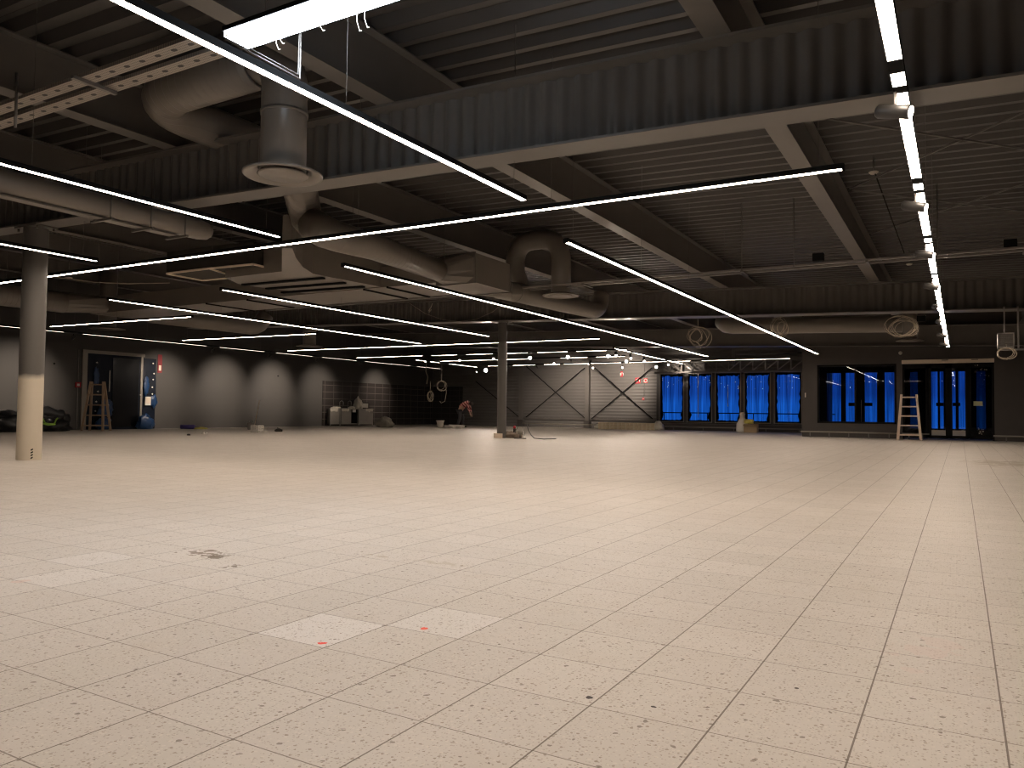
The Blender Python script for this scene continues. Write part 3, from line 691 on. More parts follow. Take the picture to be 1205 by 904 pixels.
sensor(81, 327, 4.3, 'small pale round detector beside the thick column at the left', .09)
for px, py, z, lab in ((963, 303, 4.28, 'small dark junction box standing on the cable tray left of the light track'), (1189, 287, 4.28, 'small dark junction box above the cable tray at the right edge'), (1084, 375, 3.8, 'small dark box clamped under the middle girder right of the largest cable coil')):
    p = onz(px, py, z); t = thing('junction_box', lab, 'junction box', p)
    MB().box(p.x-.11, p.x+.11, p.y-.07, p.y+.07, p.z-.08, p.z+.08).build('casing', 'black', t); MB().box(p.x-.12, p.x+.12, p.y-.08, p.y+.08, p.z+.08, p.z+.095).build('lid', 'steel', t)
pa, pb = onz(1030, 205, 5.3), onz(1064, 298, 5.0)
tag(MB().tube([pa, pb], .012, 6).build('conduit', 'black', None, 'auto'), 'thin dark cable running from the pale smoke detector to the cable tray', 'cable')
def ceiling_disc(px, py, z, R, label):
    p = onz(px, py, z); t = thing('ceiling_outlet', label, 'air outlet', (p.x, p.y, z)); outlet(t, (p.x, p.y, z), R)
    MB().tube([p+Vector((0, 0, .06)), Vector((p.x, p.y, zf(p.x)+ZD))], R*.5, 20).build('drop_pipe', 'duct', t)
ceiling_disc(1071, 401.5, 3.9, .5, 'flat round air outlet above the entrance doors')
ceiling_disc(126, 387.5, 3.9, .62, 'flat round air outlet above the doorway with the ladder')
ceiling_disc(364, 408.0, 3.9, .6, 'dark round air outlet above the sinks corner')

# ------------------------------------------------------------------ hanging cable coils
def coil(c, R, rz, turns, label, drop=.0, seed=1, wob=.12, tilt=0., r=.007, top=None, m='cord', cat='cable coil', tail=None):
    rnd = random.Random(seed); c = Vector(c); pts = []
    N_ = 22
    ph = rnd.random()*6; face = Vector((-c.x, -c.y, 0)).normalized(); side = face.cross(Vector((0, 0, 1)))
    for i in range(turns*N_+1):
        a = 2*PI*i/N_; t_ = i//N_; k = 1+wob*math.sin(t_*2.3+ph+.35*math.sin(a)); off = 1.3*wob*R*math.cos(t_*3.7+ph+.5*math.sin(a*2))
        pts.append(c+side*(R*k*math.sin(a)+off)+Vector((0, 0, 1))*(-rz*k*math.cos(a)*1.0)+face*(.05*math.sin(t_*1.9+a*.5))+Vector((0, 0, off*.5)))
    if top is None: top = .3
    t = thing('cable_coil', label, cat, c+Vector((0, 0, rz)))
    MB().tube(pts, r, 6).build('loops', m, t)
    MB().tube([c+Vector((0, 0, rz*.9)), c+Vector((.01, 0, rz+top*.5)), c+Vector((0, 0, rz+top))], r, 6).build('cord_or_reflection', m, t)
    if tail: MB().tube([c+Vector(q) for q in tail], r, 6).build('tail', m, t)
coil(ony(821, 396, 24.3), .26, .26, 6, 'pale cable coil under the middle girder, left of the light line end', seed=2, top=.32, wob=.3)
coil(ony(918, 385, 24.3), .18, .24, 5, 'narrow pale cable coil hooked under the middle girder, beside the round duct', seed=5, top=.1, wob=.3)
coil(ony(1062, 385, 24.3), .34, .25, 8, 'largest tangled cable coil under the girder, left of the right-hand light track', seed=8, top=.1, wob=.2)
coil(ony(1184, 416, 24.), .2, .14, 5, 'small pale cable coil below the fan heater', seed=9, top=.1, wob=.1)
coil(ony(506, 466, 36.5), .14, .26, 4, 'pale figure-of-eight cable loop hanging before the dark tiles', seed=11, top=.6, wob=.25, r=.014)
coil(ony(519.5, 454, 36.5), .26, .27, 3, 'larger looped cable hanging before the tiled corner, with a long tail', seed=12, top=.9, r=.014,
     tail=[(.27, 0, .2), (.35, 0, -.4), (.25, 0, -.9), (.0, 0, -1.0), (-.1, 0, -.9)])
b = MB().tube([ony(502, 426, 36.5), ony(501, 437, 36.5), ony(503.5, 444, 36.5), ony(502, 452, 36.5)], .018, 6)
tag(b.build('loose_cable', 'cord', None, 'auto'), 'short loose cable end hanging left of the cable loops', 'cable')
b = MB().tube([ony(482, 357, 22.8), ony(500, 369, 22.8), ony(520, 376, 22.8), ony(540, 378.5, 22.8), ony(560, 376, 22.8), ony(580, 367, 22.8), ony(592, 357, 22.8)], .007, 6)
tag(b.build('loose_cable', 'cord', None, 'auto'), 'thin cable sagging between the cable tray and the slim column', 'cable')
b = MB().tube([ony(509, 357, 16), ony(507, 362, 16), ony(504, 366, 16), ony(508, 364, 16), ony(505, 367.5, 16)], .008, 6)
tag(b.build('loose_cable', 'cord', None, 'auto'), 'little knotted cable end under the cable tray', 'cable')
b = MB().tube([onz(40, 324, 4.25), onz(81, 328, 4.2), onz(110, 332, 4.15), onz(150, 334, 4.12), onz(200, 333, 4.15)], .010, 6)
tag(b.build('loose_cable', 'cord', None, 'auto'), 'thin pale cable sagging across from the small round detector', 'cable')

# fan heater at right
q0 = ony(1174, 392, 24.0); q1 = ony(1194, 409, 24.0)
t = thing('fan_heater', 'boxy wall fan heater hung from a bracket at the right edge', 'fan heater', ((q0.x+q1.x)/2, 24, q1.z))
MB().box(q0.x, q1.x, 24.0, 24.5, q1.z, q0.z).build('casing', 'duct', t)
b = MB()
for k in range(9):
    z = q1.z+.05+(q0.z-q1.z-.1)*k/8; b.box(q0.x+.04, q1.x-.04, 23.985, 24.0, z, z+.012)
b.build('louvres', 'steel', t)
b = MB().box(q0.x, q0.x+.025, 23.97, 24.0, q1.z, q0.z).box(q1.x-.025, q1.x, 23.97, 24.0, q1.z, q0.z).box(q0.x, q1.x, 23.97, 24, q0.z-.025, q0.z).box(q0.x, q1.x, 23.97, 24, q1.z, q1.z+.025); b.build('front_frame', 'galv', t)
b = MB().box(q0.x+.0, 2.2, 24.05, 24.1, q1.z-.07, q1.z-.03).box(1.32, 1.36, 24.05, 24.1, q1.z-.07, 3.9).box(1.02, 1.05, 24.05, 24.1, q0.z, 3.9); b.build('bracket', 'galv', t)

# ------------------------------------------------------------------ far wall details
def wp(px, py, y=YB-.05): return ony(px, py, y)
t_posts = []
for px, lab in ((614, 'left'), (692, 'right')):
    p = wp(px, 491)
    o = thing('wall_post', f'slim dark steel wall post at the {lab} end of the cross-braced bay', 'wall post', (p.x, YB-.15, 0))
    MB().box(p.x-.13, p.x+.13, YB-.26, YB-.24, 0.45, 5.).build('front_flange', 'steel', o); MB().box(p.x-.13, p.x+.13, YB-.03, YB-.01, .45, 5.).build('rear_flange', 'steel', o)
    MB().box(p.x-.01, p.x+.01, YB-.24, YB-.03, .45, 5.).build('web', 'steel', o)
    MB().box(p.x-.2, p.x+.2, YB-.3, YB-.01, 0, .45).build('base', 'dwall', o)
for (a, c_, lab) in (((619, 491), (688, 433), 'rising right between the two wall posts'), ((688, 492), (619, 431), 'falling right between the two wall posts'),
                    ((696, 493), (767, 433), 'rising right toward the red square signs'), ((700, 433), (768, 493), 'falling right behind the red square signs'), ((611, 491), (560, 449), 'falling right behind the slim column')):
    b = MB().tube([wp(*a, YB-.16), wp(*c_, YB-.16)], .028, 8); tag(b.build('wall_brace', 'black', None, 'auto'), 'dark diagonal wall brace '+lab, 'wall brace', 'diagonal wall braces')
struct(MB().box(-29., WX0, YB-.06, YB, .50, .60), 'baseboard_back', 'steel')
# splashback
zt = 2.66
struct(MB().box(XL, XL+.03, 33.6, YB, 0, zt), 'trim_2', 'tileL'); struct(MB().box(XL, -29.7, YB-.03, YB, 0, zt), 'trim_3', 'tileB')
# low pipe rail along the wall foot
def rail(x0, x1, y, z, label, r=.035, n=5, px=None):
    t = thing('floor_rail', label, 'pipe rail', ((x0+x1)/2, y, 0))
    MB().tube([(x0, y, z), (x1, y, z)], r, 10).build('rail', 'alu', t)
    for i in range(n):
        x = x0+(x1-x0)*(i+.5)/n; MB().box(x-.02, x+.02, y-.02, y+.02, 0, z).build('foot', 'steel', t)
rail(-24.5, -19.2, 43.7, .22, 'low pale pipe rail along the cross-braced wall, left of the brick row')
rail(-15.3, -6.6, 43.7, .20, 'low pale pipe rail under the blue windows')
rail(-6.15, -2.2, 36.3, .24, 'low pale pipe rail under the dark entrance window')
rail(-2.1, -1.1, 36.35, .24, 'short low pipe rail behind the right ladder', n=2)
rail(1.15, 2.9, 36.3, .22, 'low pipe rail right of the entrance doors', n=2)
MB().box(-16, -6.3, 44.1, YB-.01, 0, WZ0-.02).build('sill_wall', 'dwall')['kind'] = 'structure'
bpy.data.objects['sill_wall'].name = 'trim_4'

# lattice truss over the windows
t = thing('lattice_truss', 'dark lattice truss above the blue windows', 'truss', (-11.5, 43.6, 3.45))
ty = 43.6; a0 = ony(776, 437, ty); a1 = ony(946, 434.5, ty)
zb_ = 3.40; ztp = 3.95; xa, xb = a0.x, a1.x
MB().box(xa-.3, xb+.2, ty-.06, ty+.06, zb_-.1, zb_).build('bottom_chord', 'steel', t)
MB().box(xa-.3, xb+.2, ty-.06, ty+.06, ztp, ztp+.08).build('top_chord', 'steel', t)
nb = 12
for i in range(nb):
    x = xa+(xb-xa)*i/nb; x2 = xa+(xb-xa)*(i+1)/nb
    MB().bar((x2, ty, zb_), (x2, ty, ztp), .06, .06).build('strut', 'galv' if i > 5 else 'steel', t)
    if i < 6: MB().bar((x, ty, ztp), (x2, ty, zb_), .05, .05, (0, 1, 0)).build('diagonal', 'steel', t)
    else: MB().bar((x, ty, zb_), (x2, ty, ztp), .05, .05, (0, 1, 0)).build('diagonal', 'galv', t)
b = MB().tube([ony(863, 430, 42.5), ony(863, 412, 42.5), ony(864, 411, 42.5), ony(950, 409, 42.5)], .07, 10)
tag(b.build('service_pipe', 'steel', None, 'auto'), 'angled service pipe above the lattice truss', 'pipe')
b = MB().tube([ony(866, 417, 43), ony(948, 415, 43)], .05, 10)
tag(b.build('service_pipe', 'steel', None, 'auto'), 'straight service pipe below the angled one, above the truss', 'pipe')

# blue windows (five panes)
panes = [(776, 805), (808.5, 838), (841.5, 872), (875.5, 907), (911, 944)]
fb = MB()
zw0, zw1 = .46, 3.36
for wi, (pa, pb) in enumerate(panes):
    x0 = ony(pa, 470, YB).x; x1 = ony(pb, 470, YB).x
    w = struct(MB().box(x0, x0+.07, YB-.02, YB+.12, zw0, zw1).box(x1-.07, x1, YB-.02, YB+.12, zw0, zw1).box(x0+.07, x1-.07, YB-.02, YB+.12, zw0, zw0+.07).box(x0+.07, x1-.07, YB-.02, YB+.12, zw1-.07, zw1),
               f'window_{wi+1}', 'wframe', ((x0+x1)/2, YB, zw0))
    e = MB()
    for s0, s1 in ((x0-.004, x0+.022), (x1-.022, x1+.004)): e.box(s0, s1, YB-.035, YB-.02, zw0, zw1)
    e.box(x0, x1, YB-.035, YB-.02, zw0, zw0+.035).box(x0, x1, YB-.035, YB-.02, zw1-.035, zw1); e.build('edge_strip', 'alu', w)
    MB().box(x0+.06, x1-.06, YB+.04, YB+.05, zw0+.06, zw1-.06).build('pane', 'pane', w)
    # ragged black sealing sheet round the inside of the reveal
    rnd = random.Random(wi+3); xi0, xi1, zi0, zi1 = x0+.05, x1-.05, zw0+.05, zw1-.05; outer = []; inner = []
    def side(p, q, nx, nz, m0):
        for i in range(14):
            s = i/14; x = p[0]+(q[0]-p[0])*s; z = p[1]+(q[1]-p[1])*s; d = m0*(.5+rnd.random()*.6)
            if z < zi0+.55 and nx: d *= 1.7
            outer.append((x, z)); inner.append((x+nx*d, z+nz*d))
    side((xi0, zi0), (xi1, zi0), 0, 1, .10); side((xi1, zi0), (xi1, zi1), -1, 0, .13); side((xi1, zi1), (xi0, zi1), 0, -1, .16); side((xi0, zi1), (xi0, zi0), 1, 0, .11)
    nn = len(outer); inner = [(min(max(x, xi0+.06), xi1-.06), min(max(z, zi0+.06), zi1-.08)) for x, z in inner]
    vs = [(x, YB+.10, z) for x, z in outer]+[(x, YB+.10, z) for x, z in inner]+[(x, YB+.12, z) for x, z in outer]+[(x, YB+.12, z) for x, z in inner]
    MB().add(vs, [(k, (k+1) % nn, nn+(k+1) % nn, nn+k) for k in range(nn)]+[(2*nn+k, 3*nn+k, 3*nn+(k+1) % nn, 2*nn+(k+1) % nn) for k in range(nn)]+[(nn+k, nn+(k+1) % nn, 3*nn+(k+1) % nn, 3*nn+k) for k in range(nn)]).build('sealing_sheet', 'black', w)
    # mullion infill between panes
for i in range(6):
    xa_ = WX0 if i == 0 else ony(panes[i-1][1], 470, YB).x; xb_ = WX1 if i == 5 else ony(panes[i][0], 470, YB).x
    if xb_ > xa_: fb.box(xa_, xb_, YB+.0, YB+.2, WZ0, WZ1)
fb.box(WX0, WX1, YB+.13, YB+.2, WZ0, zw0+.02).box(WX0, WX1, YB+.0, YB+.2, zw1, WZ1)
struct(fb, 'trim_5', 'wframe')
# outside: railing seen through the windows
t = thing('railing', 'dark railing outside behind the blue windows', 'railing', (-11.5, 46.2, 0))
b = MB().tube([(-18, 46.2, 1.02), (-6, 46.2, 1.02)], .03, 8).tube([(-18, 46.2, .55), (-6, 46.2, .55)], .025, 8); b.build('bars', 'black', t)
for k in range(9): MB().tube([(-17.2+k*1.35, 46.2, 0), (-17.2+k*1.35, 46.2, 1.02)], .025, 8).build('post', 'black', t)
# added white strips standing in for light reflections in second and third window panes
for px, z0_, z1_, lab in ((821.5, .75, 3.3, 'second'), (856.5, 1.4, 2.55, 'third')):
    p = ony(px, 470, YB+.02); b = MB().tube([(p.x, YB+.02, z0_), (p.x, YB+.02, z1_)], .016, 6)
    tag(b.build('cord_or_reflection', 'white', None, 'auto'), f'thin pale strip standing in for a light reflection in the {lab} blue window pane', 'cord')

# entrance window
x0, x1, z0, z1 = E1
w = struct(MB().box(x0, x0+.08, YE-.02, YE+.2, z0, z1).box(x1-.08, x1, YE-.02, YE+.2, z0, z1).box(x0, x1, YE-.02, YE+.2, z0, z0+.08).box(x0, x1, YE-.02, YE+.2, z1-.08, z1), 'window_6', 'black', ((x0+x1)/2, YE, z0))
xm = ony(1006, 470, YE).x; xm2 = ony(1031, 470, YE).x
MB().box(x0+.07, x1-.07, YE+.05, YE+.06, z0+.07, z1-.07).build('pane', 'paneclear', w)
MB().box(xm-.02, xm+.06, YE+.02, YE+.1, z0, z1).build('mullion', 'black', w)
# entrance doors
x0, x1, z0, z1 = E2
d = struct(MB().box(x0, x0+.06, YE+.02, YE+.2, 0, z1).box(x1-.06, x1, YE+.02, YE+.2, 0, z1).box(x0, x1, YE+.02, YE+.2, z1-.1, z1), 'door_2', 'black', ((x0+x1)/2, YE, 0))
divs = [ony(px, 470, YE+.08).x for px in (1062, 1092, 1116.5, 1140, 1170)]
for i in range(4):
    a, c = divs[i]+.015, divs[i+1]-.015; zb0 = .06; bw = .11 if i in (1, 2) else .07; bb = .42 if i in (1, 2) else .1
    lf = MB().box(a, a+bw, YE+.06, YE+.11, zb0, z1-.1).box(c-bw, c, YE+.06, YE+.11, zb0, z1-.1).box(a, c, YE+.06, YE+.11, zb0, zb0+.12).box(a, c, YE+.06, YE+.11, z1-.25, z1-.1).build('door_leaf' if i in (1, 2) else 'side_light', 'black', d)
    MB().box(a+bw, c-bw, YE+.08, YE+.09, zb0+.12, z1-.25).build('pane', 'paneclear' if i in (1, 2) else 'panedim', lf)
    if i in (1, 2): MB().box(a+bw, c-bw, YE+.065, YE+.10, zb0+.12, zb0+.34).build('kick_plate', 'galv', lf)
hx0, hx1 = ony(1061, 426, YE-.1).x, ony(1170, 426, YE-.1).x
o = MB().box(hx0, hx1, YE-.16, YE-.005, 3.20, 3.36).build('door_header_box', 'header', None, 'auto'); tag(o, 'long pale door operator box above the entrance doors', 'door operator')
for px in (1112, 1147):
    q = ony(px, 425, YE-.17); MB().box(q.x-.12, q.x+.12, YE-.17, YE-.158, 3.31, 3.335).build('slot', 'black', o)
p = ony(1151, 475, YE-.0)
tag(MB().box(p.x-.16, p.x+.16, YE+.05, YE+.058, p.z-.09, p.z+.09).build('sticker', 'yellowish', None, 'auto') if 'yellowish' in M else MB().box(p.x-.16, p.x+.16, YE+.05, YE+.058, p.z-.09, p.z+.09).build('sticker', mat('pale_green_sticker', (.45, .45, .25), .6), None, 'auto'),
    'pale yellow-green sticker on the right-hand side glass of the entrance', 'sticker')
# outer lobby glazing
YO = YE+3.2
solid = []
def blues(): return [(973, 989.5), (995, 1006.5), (1017.5, 1032), (1041, 1053), (1071, 1080), (1096, 1103.5), (1106, 1110.5), (1119, 1124.5), (1128, 1136), (1149, 1160)]
openings = [(ony(a, 470, YO).x, ony(c, 470, YO).x) for a, c in blues()]
b = MB(); prev = XE+.25
for a, c in openings:
    b.box(prev, a, YO, YO+.12, 0, 3.6); prev = c
b.box(prev, XR, YO, YO+.12, 0, 3.6)
for a, c in openings: b.box(a, c, YO, YO+.12, 3.02, 3.6).box(a, c, YO, YO+.12, 0, .42)
struct(b, 'wall_lobby', 'black')
b = MB()
for a, c in openings: b.box(a, c, YO+.05, YO+.06, .42, 3.02)
struct(b, 'window_7', 'pane')
for px, lab in ((1003, 'behind the left entrance window pane'), (1022, 'behind the right entrance window pane'), (1106, 'behind the left entrance door leaf'), (1125.5, 'behind the right entrance door leaf')):
    q0 = ony(px-4.5, 474, YO-.05); q1 = ony(px+4.5, 478, YO-.05)
    tag(MB().box(q0.x, q1.x, YO-.06, YO-.01, q1.z, q0.z).build('door_plate', 'black', None, 'auto'), 'small dark push plate seen '+lab, 'push plate', 'push plates on the outer doors')
q0 = ony(1013.5, 471, YO-.1); q1 = ony(1013.5, 497, YO-.1)
tag(MB().tube([q0, q1], .02, 8).tube([q0, q0+Vector((0, .1, 0))], .015, 6).tube([q1, q1+Vector((0, .1, 0))], .015, 6).build('pull_handle', 'galv', None, 'auto'), 'long vertical pull handle seen through the entrance window', 'door handle')
def crumple(px, py, label, k, y, s=.1, m='whitebag'):
    rnd = random.Random(k); b = MB()
    p = ony(px, py, y)
    for i in range(16):
        q = p+Vector((rnd.gauss(0, s), rnd.uniform(-.01, .0), rnd.gauss(0, s*1.2))); a = rnd.uniform(.012, .035)
        b.add([q, q+Vector((a, -.01, a*.3)), q+Vector((a*.6, -.025, a)), q+Vector((-a*.4, -.012, a*.7))], [(0, 1, 2), (0, 2, 3), (0, 1, 3), (1, 2, 3)])
    tag(b.build('tape_scraps', m, None, 'auto'), label, 'tape scraps')
crumple(1153, 438, 'crumpled pale tape scraps high on the right side glass of the entrance', 4, YE+.05, .17)
crumple(1154, 508, 'crumpled pale scrap at the foot of the right side glass', 6, YE+.05, .06)
# small wall items near entrance
p = ony(1059.5, 415.5, YE-.02)
tag(MB().lathe([(0.001, 0), (.07, 0), (.075, .02), (.05, .05), (.001, .05)], (0, 0, 0), 20).build('door_sensor', 'sensor', None), 'small round pale sensor left of the long door operator box', 'sensor')
o = bpy.data.objects['door_sensor']; o.location = (p.x, YE-.001, p.z); o.rotation_euler = (PI/2, 0, 0)
p = ony(947.5, 465, YE-.02); tag(MB().box(p.x-.02, p.x+.03, YE-.03, YE, p.z-.1, p.z+.1).build('wall_socket', 'sensor', None, 'auto'), 'small pale switch on the dark entrance wall beside the windows', 'switch')
# red signs
def wsign(px, py, w, h, label, kind, y=YB-.03, m='red'):
    p = ony(px, py, y)
    t = thing('safety_sign', label, 'sign', p)
    MB().box(p.x-w/2, p.x+w/2, y-.012, y, p.z-h/2, p.z+h/2).build('board', m, t)
    b = MB(); yy = y-.016
    if kind == 'ext':     # extinguisher pictogram with flame
        b.tube([(p.x-.05, yy, p.z-h*.3), (p.x-.05, yy, p.z+h*.18)], .05, 8); b.bar((p.x-.05, yy, p.z+h*.2), (p.x+.06, yy, p.z+h*.3), .02, .03); b.tube([(p.x+.1, yy, p.z-h*.25), (p.x+.12, yy, p.z), (p.x+.08, yy, p.z+.08)], .025, 6)
    elif kind == 'hose':
        b.tube([(p.x+.1*math.cos(a/8*2*PI), yy, p.z+.1*math.sin(a/8*2*PI)) for a in range(9)], .022, 6)
    else:
        b.box(p.x-w*.3, p.x+w*.3, yy-.004, yy, p.z-h*.1, p.z+h*.1)
    b.build('pictogram', 'white', t)
wsign(731.5, 440.5, .14, .34, 'tall narrow red pictogram hanging below the wall washer', 'ext')
wsign(750.5, 448, .34, .36, 'large square red fire sign on the right end of the braced wall', 'ext')
wsign(759.8, 448, .22, .3, 'small square red sign right beside the larger red fire sign', 'hose')
wsign(757, 469.5, .14, .16, 'small pale red-edged box at the foot of the cable below the red signs', 'bar')
b = MB().tube([wp(758.5, 425, YB-.03), wp(758, 467, YB-.03)], .012, 6); tag(b.build('wall_cable', 'cordd', None, 'auto'), 'thin dark cable running down beside the small red sign', 'cable')
# brick row
t0 = None
base = onz(704, 506, 0); bw = .62
x0, x1 = ony(705, 500, 42.6).x, ony(771, 500, 42.6).x
k = 0
rnd = random.Random(3)
M['brick'] = mat('pale_block', (.58, .48, .33), .8, noise_amt=.3, noise_scale=5); M['strap'] = mat('strap', (.62, .55, .42), .5)
nper = 7
for row in range(2):
    for i in range(nper):
        w_ = (x1-x0)/nper; xa_ = x0+w_*i; z_ = row*.2
        wordp = ['leftmost', 'second', 'third', 'fourth', 'fifth', 'sixth', 'rightmost'][i]
        t = thing('carton_pack', f'strapped pale carton pack in the {"top" if row else "bottom"} layer of the low stack, {wordp}'+(' from the left' if 0 < i < 6 else ''), 'carton', (xa_+w_/2, 42.8, z_), 'carton packs in the low stack')
        MB().box(xa_+.01, xa_+w_-.01, 42.45, 43.15, z_+.0, z_+.192).build('box', 'brick', t)
        MB().box(xa_+w_*.45, xa_+w_*.55, 42.445, 43.155, z_, z_+.194).box(xa_+.008, xa_+w_-.008, 42.444, 42.45, z_+.085, z_+.105).build('strap', 'strap', t)
o = MB().blob((x1+.12, 42.8, .2), .3, .4, .32, 5, .2).build('plastic_wrap', 'whitebag', None, 'auto'); tag(o, 'crumpled clear wrap at the right end of the carton stack', 'plastic wrap')
o = MB().blob((x0-.15, 42.8, .12), .22, .35, .18, 8, .2).build('plastic_wrap', 'whitebag', None, 'auto'); tag(o, 'flattened clear wrap at the left end of the carton stack', 'plastic wrap')
# bottle + box below windows
p = ony(873.5, 509, 42.3)
t = thing('canister', 'white plastic canister with neck standing below the fourth blue window', 'canister', (p.x, 42.3, 0))
MB().lathe([(.001, 0), (.30, 0), (.32, .1), (.30, .45), (.16, .72), (.13, .78), (.13, .95), (.17, 1.0), (.001, 1.0)], (p.x, 42.3, 0), 20).build('body', 'white', t)
MB().lathe([(.001, 1.0), (.12, 1.0), (.12, 1.07), (.001, 1.07)], (p.x, 42.3, 0), 16).build('cap', 'header', t)
p = ony(883, 509, 42.2)
t = thing('open_box', 'open cardboard box with a yellow cloth on top, right of the white canister', 'box', (p.x, 42.2, 0))
MB().box(p.x-.3, p.x+.38, 42, 42.4, 0, .45).build('body', 'carton', t); MB().hexa([(p.x-.3, 42, .45), (p.x+.38, 42, .45), (p.x+.38, 42.02, .45), (p.x-.3, 42.02, .45)], [(p.x-.32, 41.85, .36), (p.x+.4, 41.85, .36), (p.x+.4, 41.87, .37), (p.x-.32, 41.87, .37)]).build('flap', 'carton', t)
tag(MB().blob((p.x-.1, 42.2, .56), .28, .2, .16, 3, .3).build('cloth', 'yellow', None, 'auto'), 'yellow cloth heaped on the open cardboard box', 'cloth')

# ------------------------------------------------------------------ ladders
def ladder(c, H, W, D, ang, rungs, m, label, W2=None):
    c = Vector(c); a = Vector((math.cos(ang), math.sin(ang), 0)); dd = Vector((-math.sin(ang), math.cos(ang), 0)); W2 = W2 or W*.55
    t = thing('stepladder', label, 'ladder', c)
    for fb_, nm in ((-1, 'front'), (1, 'rear')):
        for s in (-1, 1): MB().bar(c+a*s*W/2+dd*fb_*D/2, c+a*s*W2/2+dd*fb_*.04+Vector((0, 0, H)), .085, .05, dd).build('stile', m, t)
        for k in range(rungs):
            f = .11+.83*k/(rungs-1); w_ = W+(W2-W)*f; p = c+dd*fb_*(D/2*(1-f)+.04*f)+Vector((0, 0, H*f))
            MB().bar(p-a*w_/2, p+a*w_/2, .055, .05).build('rung', m, t)
    return t
g1 = onz(112, 506.5, 0)
ladder((-30.6, 18.9, 0), 2.02, .86, .62, .53, 5, 'wood', 'wooden double stepladder standing in front of the blue-sheeted doorway', W2=.5)
g2 = onz(1070.5, 516.5, 0)
ladder((-1.80, 35.6, 0), 1.86, .84, .6, .02, 5, 'wood2', 'pale double stepladder in front of the entrance doors', W2=.55)

# ------------------------------------------------------------------ left doorway
def wl(px, py, off=.02): return onx(px, py, XL+off)
yd0, yd1, yd2 = wl(95, 480).y, wl(166, 480).y, wl(182, 480).y
zh = 3.42
d = struct(MB().box(XL, XL+.06, yd0, yd0+.22, 0, zh).box(XL, XL+.06, yd1-.08, yd1+.02, 0, zh-.1).box(XL, XL+.07, yd0, yd1+.1, zh-.14, zh), 'door_1', 'alu', (XL, (yd0+yd1)/2, 0))
# hanging sheet with folds
b = MB(); n = 60; vs = []
for i in range(n+1):
    y = yd0+.2+(yd1-yd0-.25)*i/n
    for j in range(9):
        z = .01+(zh-.16)*j/8; o_ = .025+.02*noise.noise(Vector((y*2.3, z*.7, 1)))+.015*noise.noise(Vector((y*7, z, 4))); vs.append((XL+o_+.0, y, z))
b.add(vs, [(i*9+j, i*9+j+1, (i+1)*9+j+1, (i+1)*9+j) for i in range(n) for j in range(8)], True); b.build('door_sheet', 'nightsheet', d)
yg0, yg1 = wl(131, 480).y, wl(162, 480).y
M['darkglass'] = mat('dark_glass', (.004, .004, .005), .2, spec=.3)
MB().box(XL+.05, XL+.06, yg0, yg1, .12, zh-.25).build('dark_pane', 'darkglass', d)
vs = []; b = MB()
for i in range(21):
    y = yd1+.02+(yd2-yd1)*i/20
    for j in range(9):
        z = .01+(zh-.2)*j/8; vs.append((XL+.03+.04*noise.noise(Vector((y*3, z*.9, 7))), y, z))
b.add(vs, [(i*9+j, i*9+j+1, (i+1)*9+j+1, (i+1)*9+j) for i in range(20) for j in range(8)], True); b.build('side_sheet', 'nightsheet', d)
for (px, py, w_, h_, lab) in ((113.5, 443, .22, .75, 'blue tape patch high on the doorway sheet above the ladder'), (172, 455, .25, .9, 'vertical blue tape strip on the sheet right of the doorway'), (126, 477, .5, .5, 'blue plastic scrap beside the ladder top')):
    p = wl(px, py, .09); o = MB().blob((p.x, p.y, p.z), .03, w_/2, h_/2, int(px), .3, flat=False).build('blue_tape', 'bluepl', None, 'auto'); tag(o, lab, 'tape')
for (px, py, sy, sz, lab) in ((171, 499, .38, .42, 'blue plastic bag on the floor right of the doorway'), (123, 485, .28, .35, 'blue plastic bag bulging behind the ladder')):
    p = wl(px, py, .3); o = MB().blob((p.x, p.y, max(p.z, sz*.5)), .2, sy, sz, int(px), .3).build('plastic_bag', 'bluepl', None, 'auto'); tag(o, lab, 'plastic bag')
for k, (px, py) in enumerate(((122, 499),)):
    p = wl(px, py, .3); o = MB().blob((p.x, p.y, .22), .2, .3, .36, 31, .3).build('plastic_bag', 'bluepl', None, 'auto'); tag(o, 'dark blue bag low behind the ladder', 'plastic bag')
p = wl(181, 472, .1); o = MB().blob((p.x, p.y, p.z), .05, .18, .26, 77, .3, flat=False).build('blue_tape', 'bluepl', None, 'auto'); tag(o, 'blue plastic bulge beside the white wall box', 'tape')
p = wl(174, 472, .12); t = thing('wall_box', 'white electrical box with a cover on the sheet right of the doorway', 'electrical box', p)
MB().box(p.x-.05, p.x+.02, p.y-.14, p.y+.14, p.z-.2, p.z+.2).build('casing', 'white', t); MB().box(p.x+.02, p.x+.03, p.y-.11, p.y+.11, p.z-.12, p.z+.15).build('cover', 'header', t)
p0, p1 = wl(129.5, 436, .1), wl(128.5, 461, .1); tag(MB().tube([p0, p1], .025, 8).build('strip', 'white', None, 'auto'), 'short pale vertical strip right of the ladder in the doorway', 'strip')
rnd = random.Random(9)
scraps = [(114, 427), (180, 428), (181, 440), (180, 447), (179, 456), (179, 464), (165, 465), (115, 461), (113, 473), (127, 477), (126, 490), (112, 484), (173, 497), (116, 503), (122, 502)]
for k, (px, py) in enumerate(scraps):
    p = wl(px, py, .11); p.z = max(p.z, .04); s = .05
    b = MB().add([p+Vector((0, -s, 0)), p+Vector((.03, s*.3, -s*.6)), p+Vector((.01, s, s*.2)), p+Vector((.02, 0, s))], [(0, 1, 2), (0, 2, 3), (0, 1, 3), (1, 2, 3)])
    tag(b.build('tape_scrap', 'white', None, 'auto'), 'tiny pale tape scrap stuck around the blue-sheeted doorway', 'tape scrap', 'tape scraps round the doorway')
p = wl(92, 453, .04)
t = thing('fire_call_point', 'red fire alarm call point left of the doorway', 'alarm button', p)
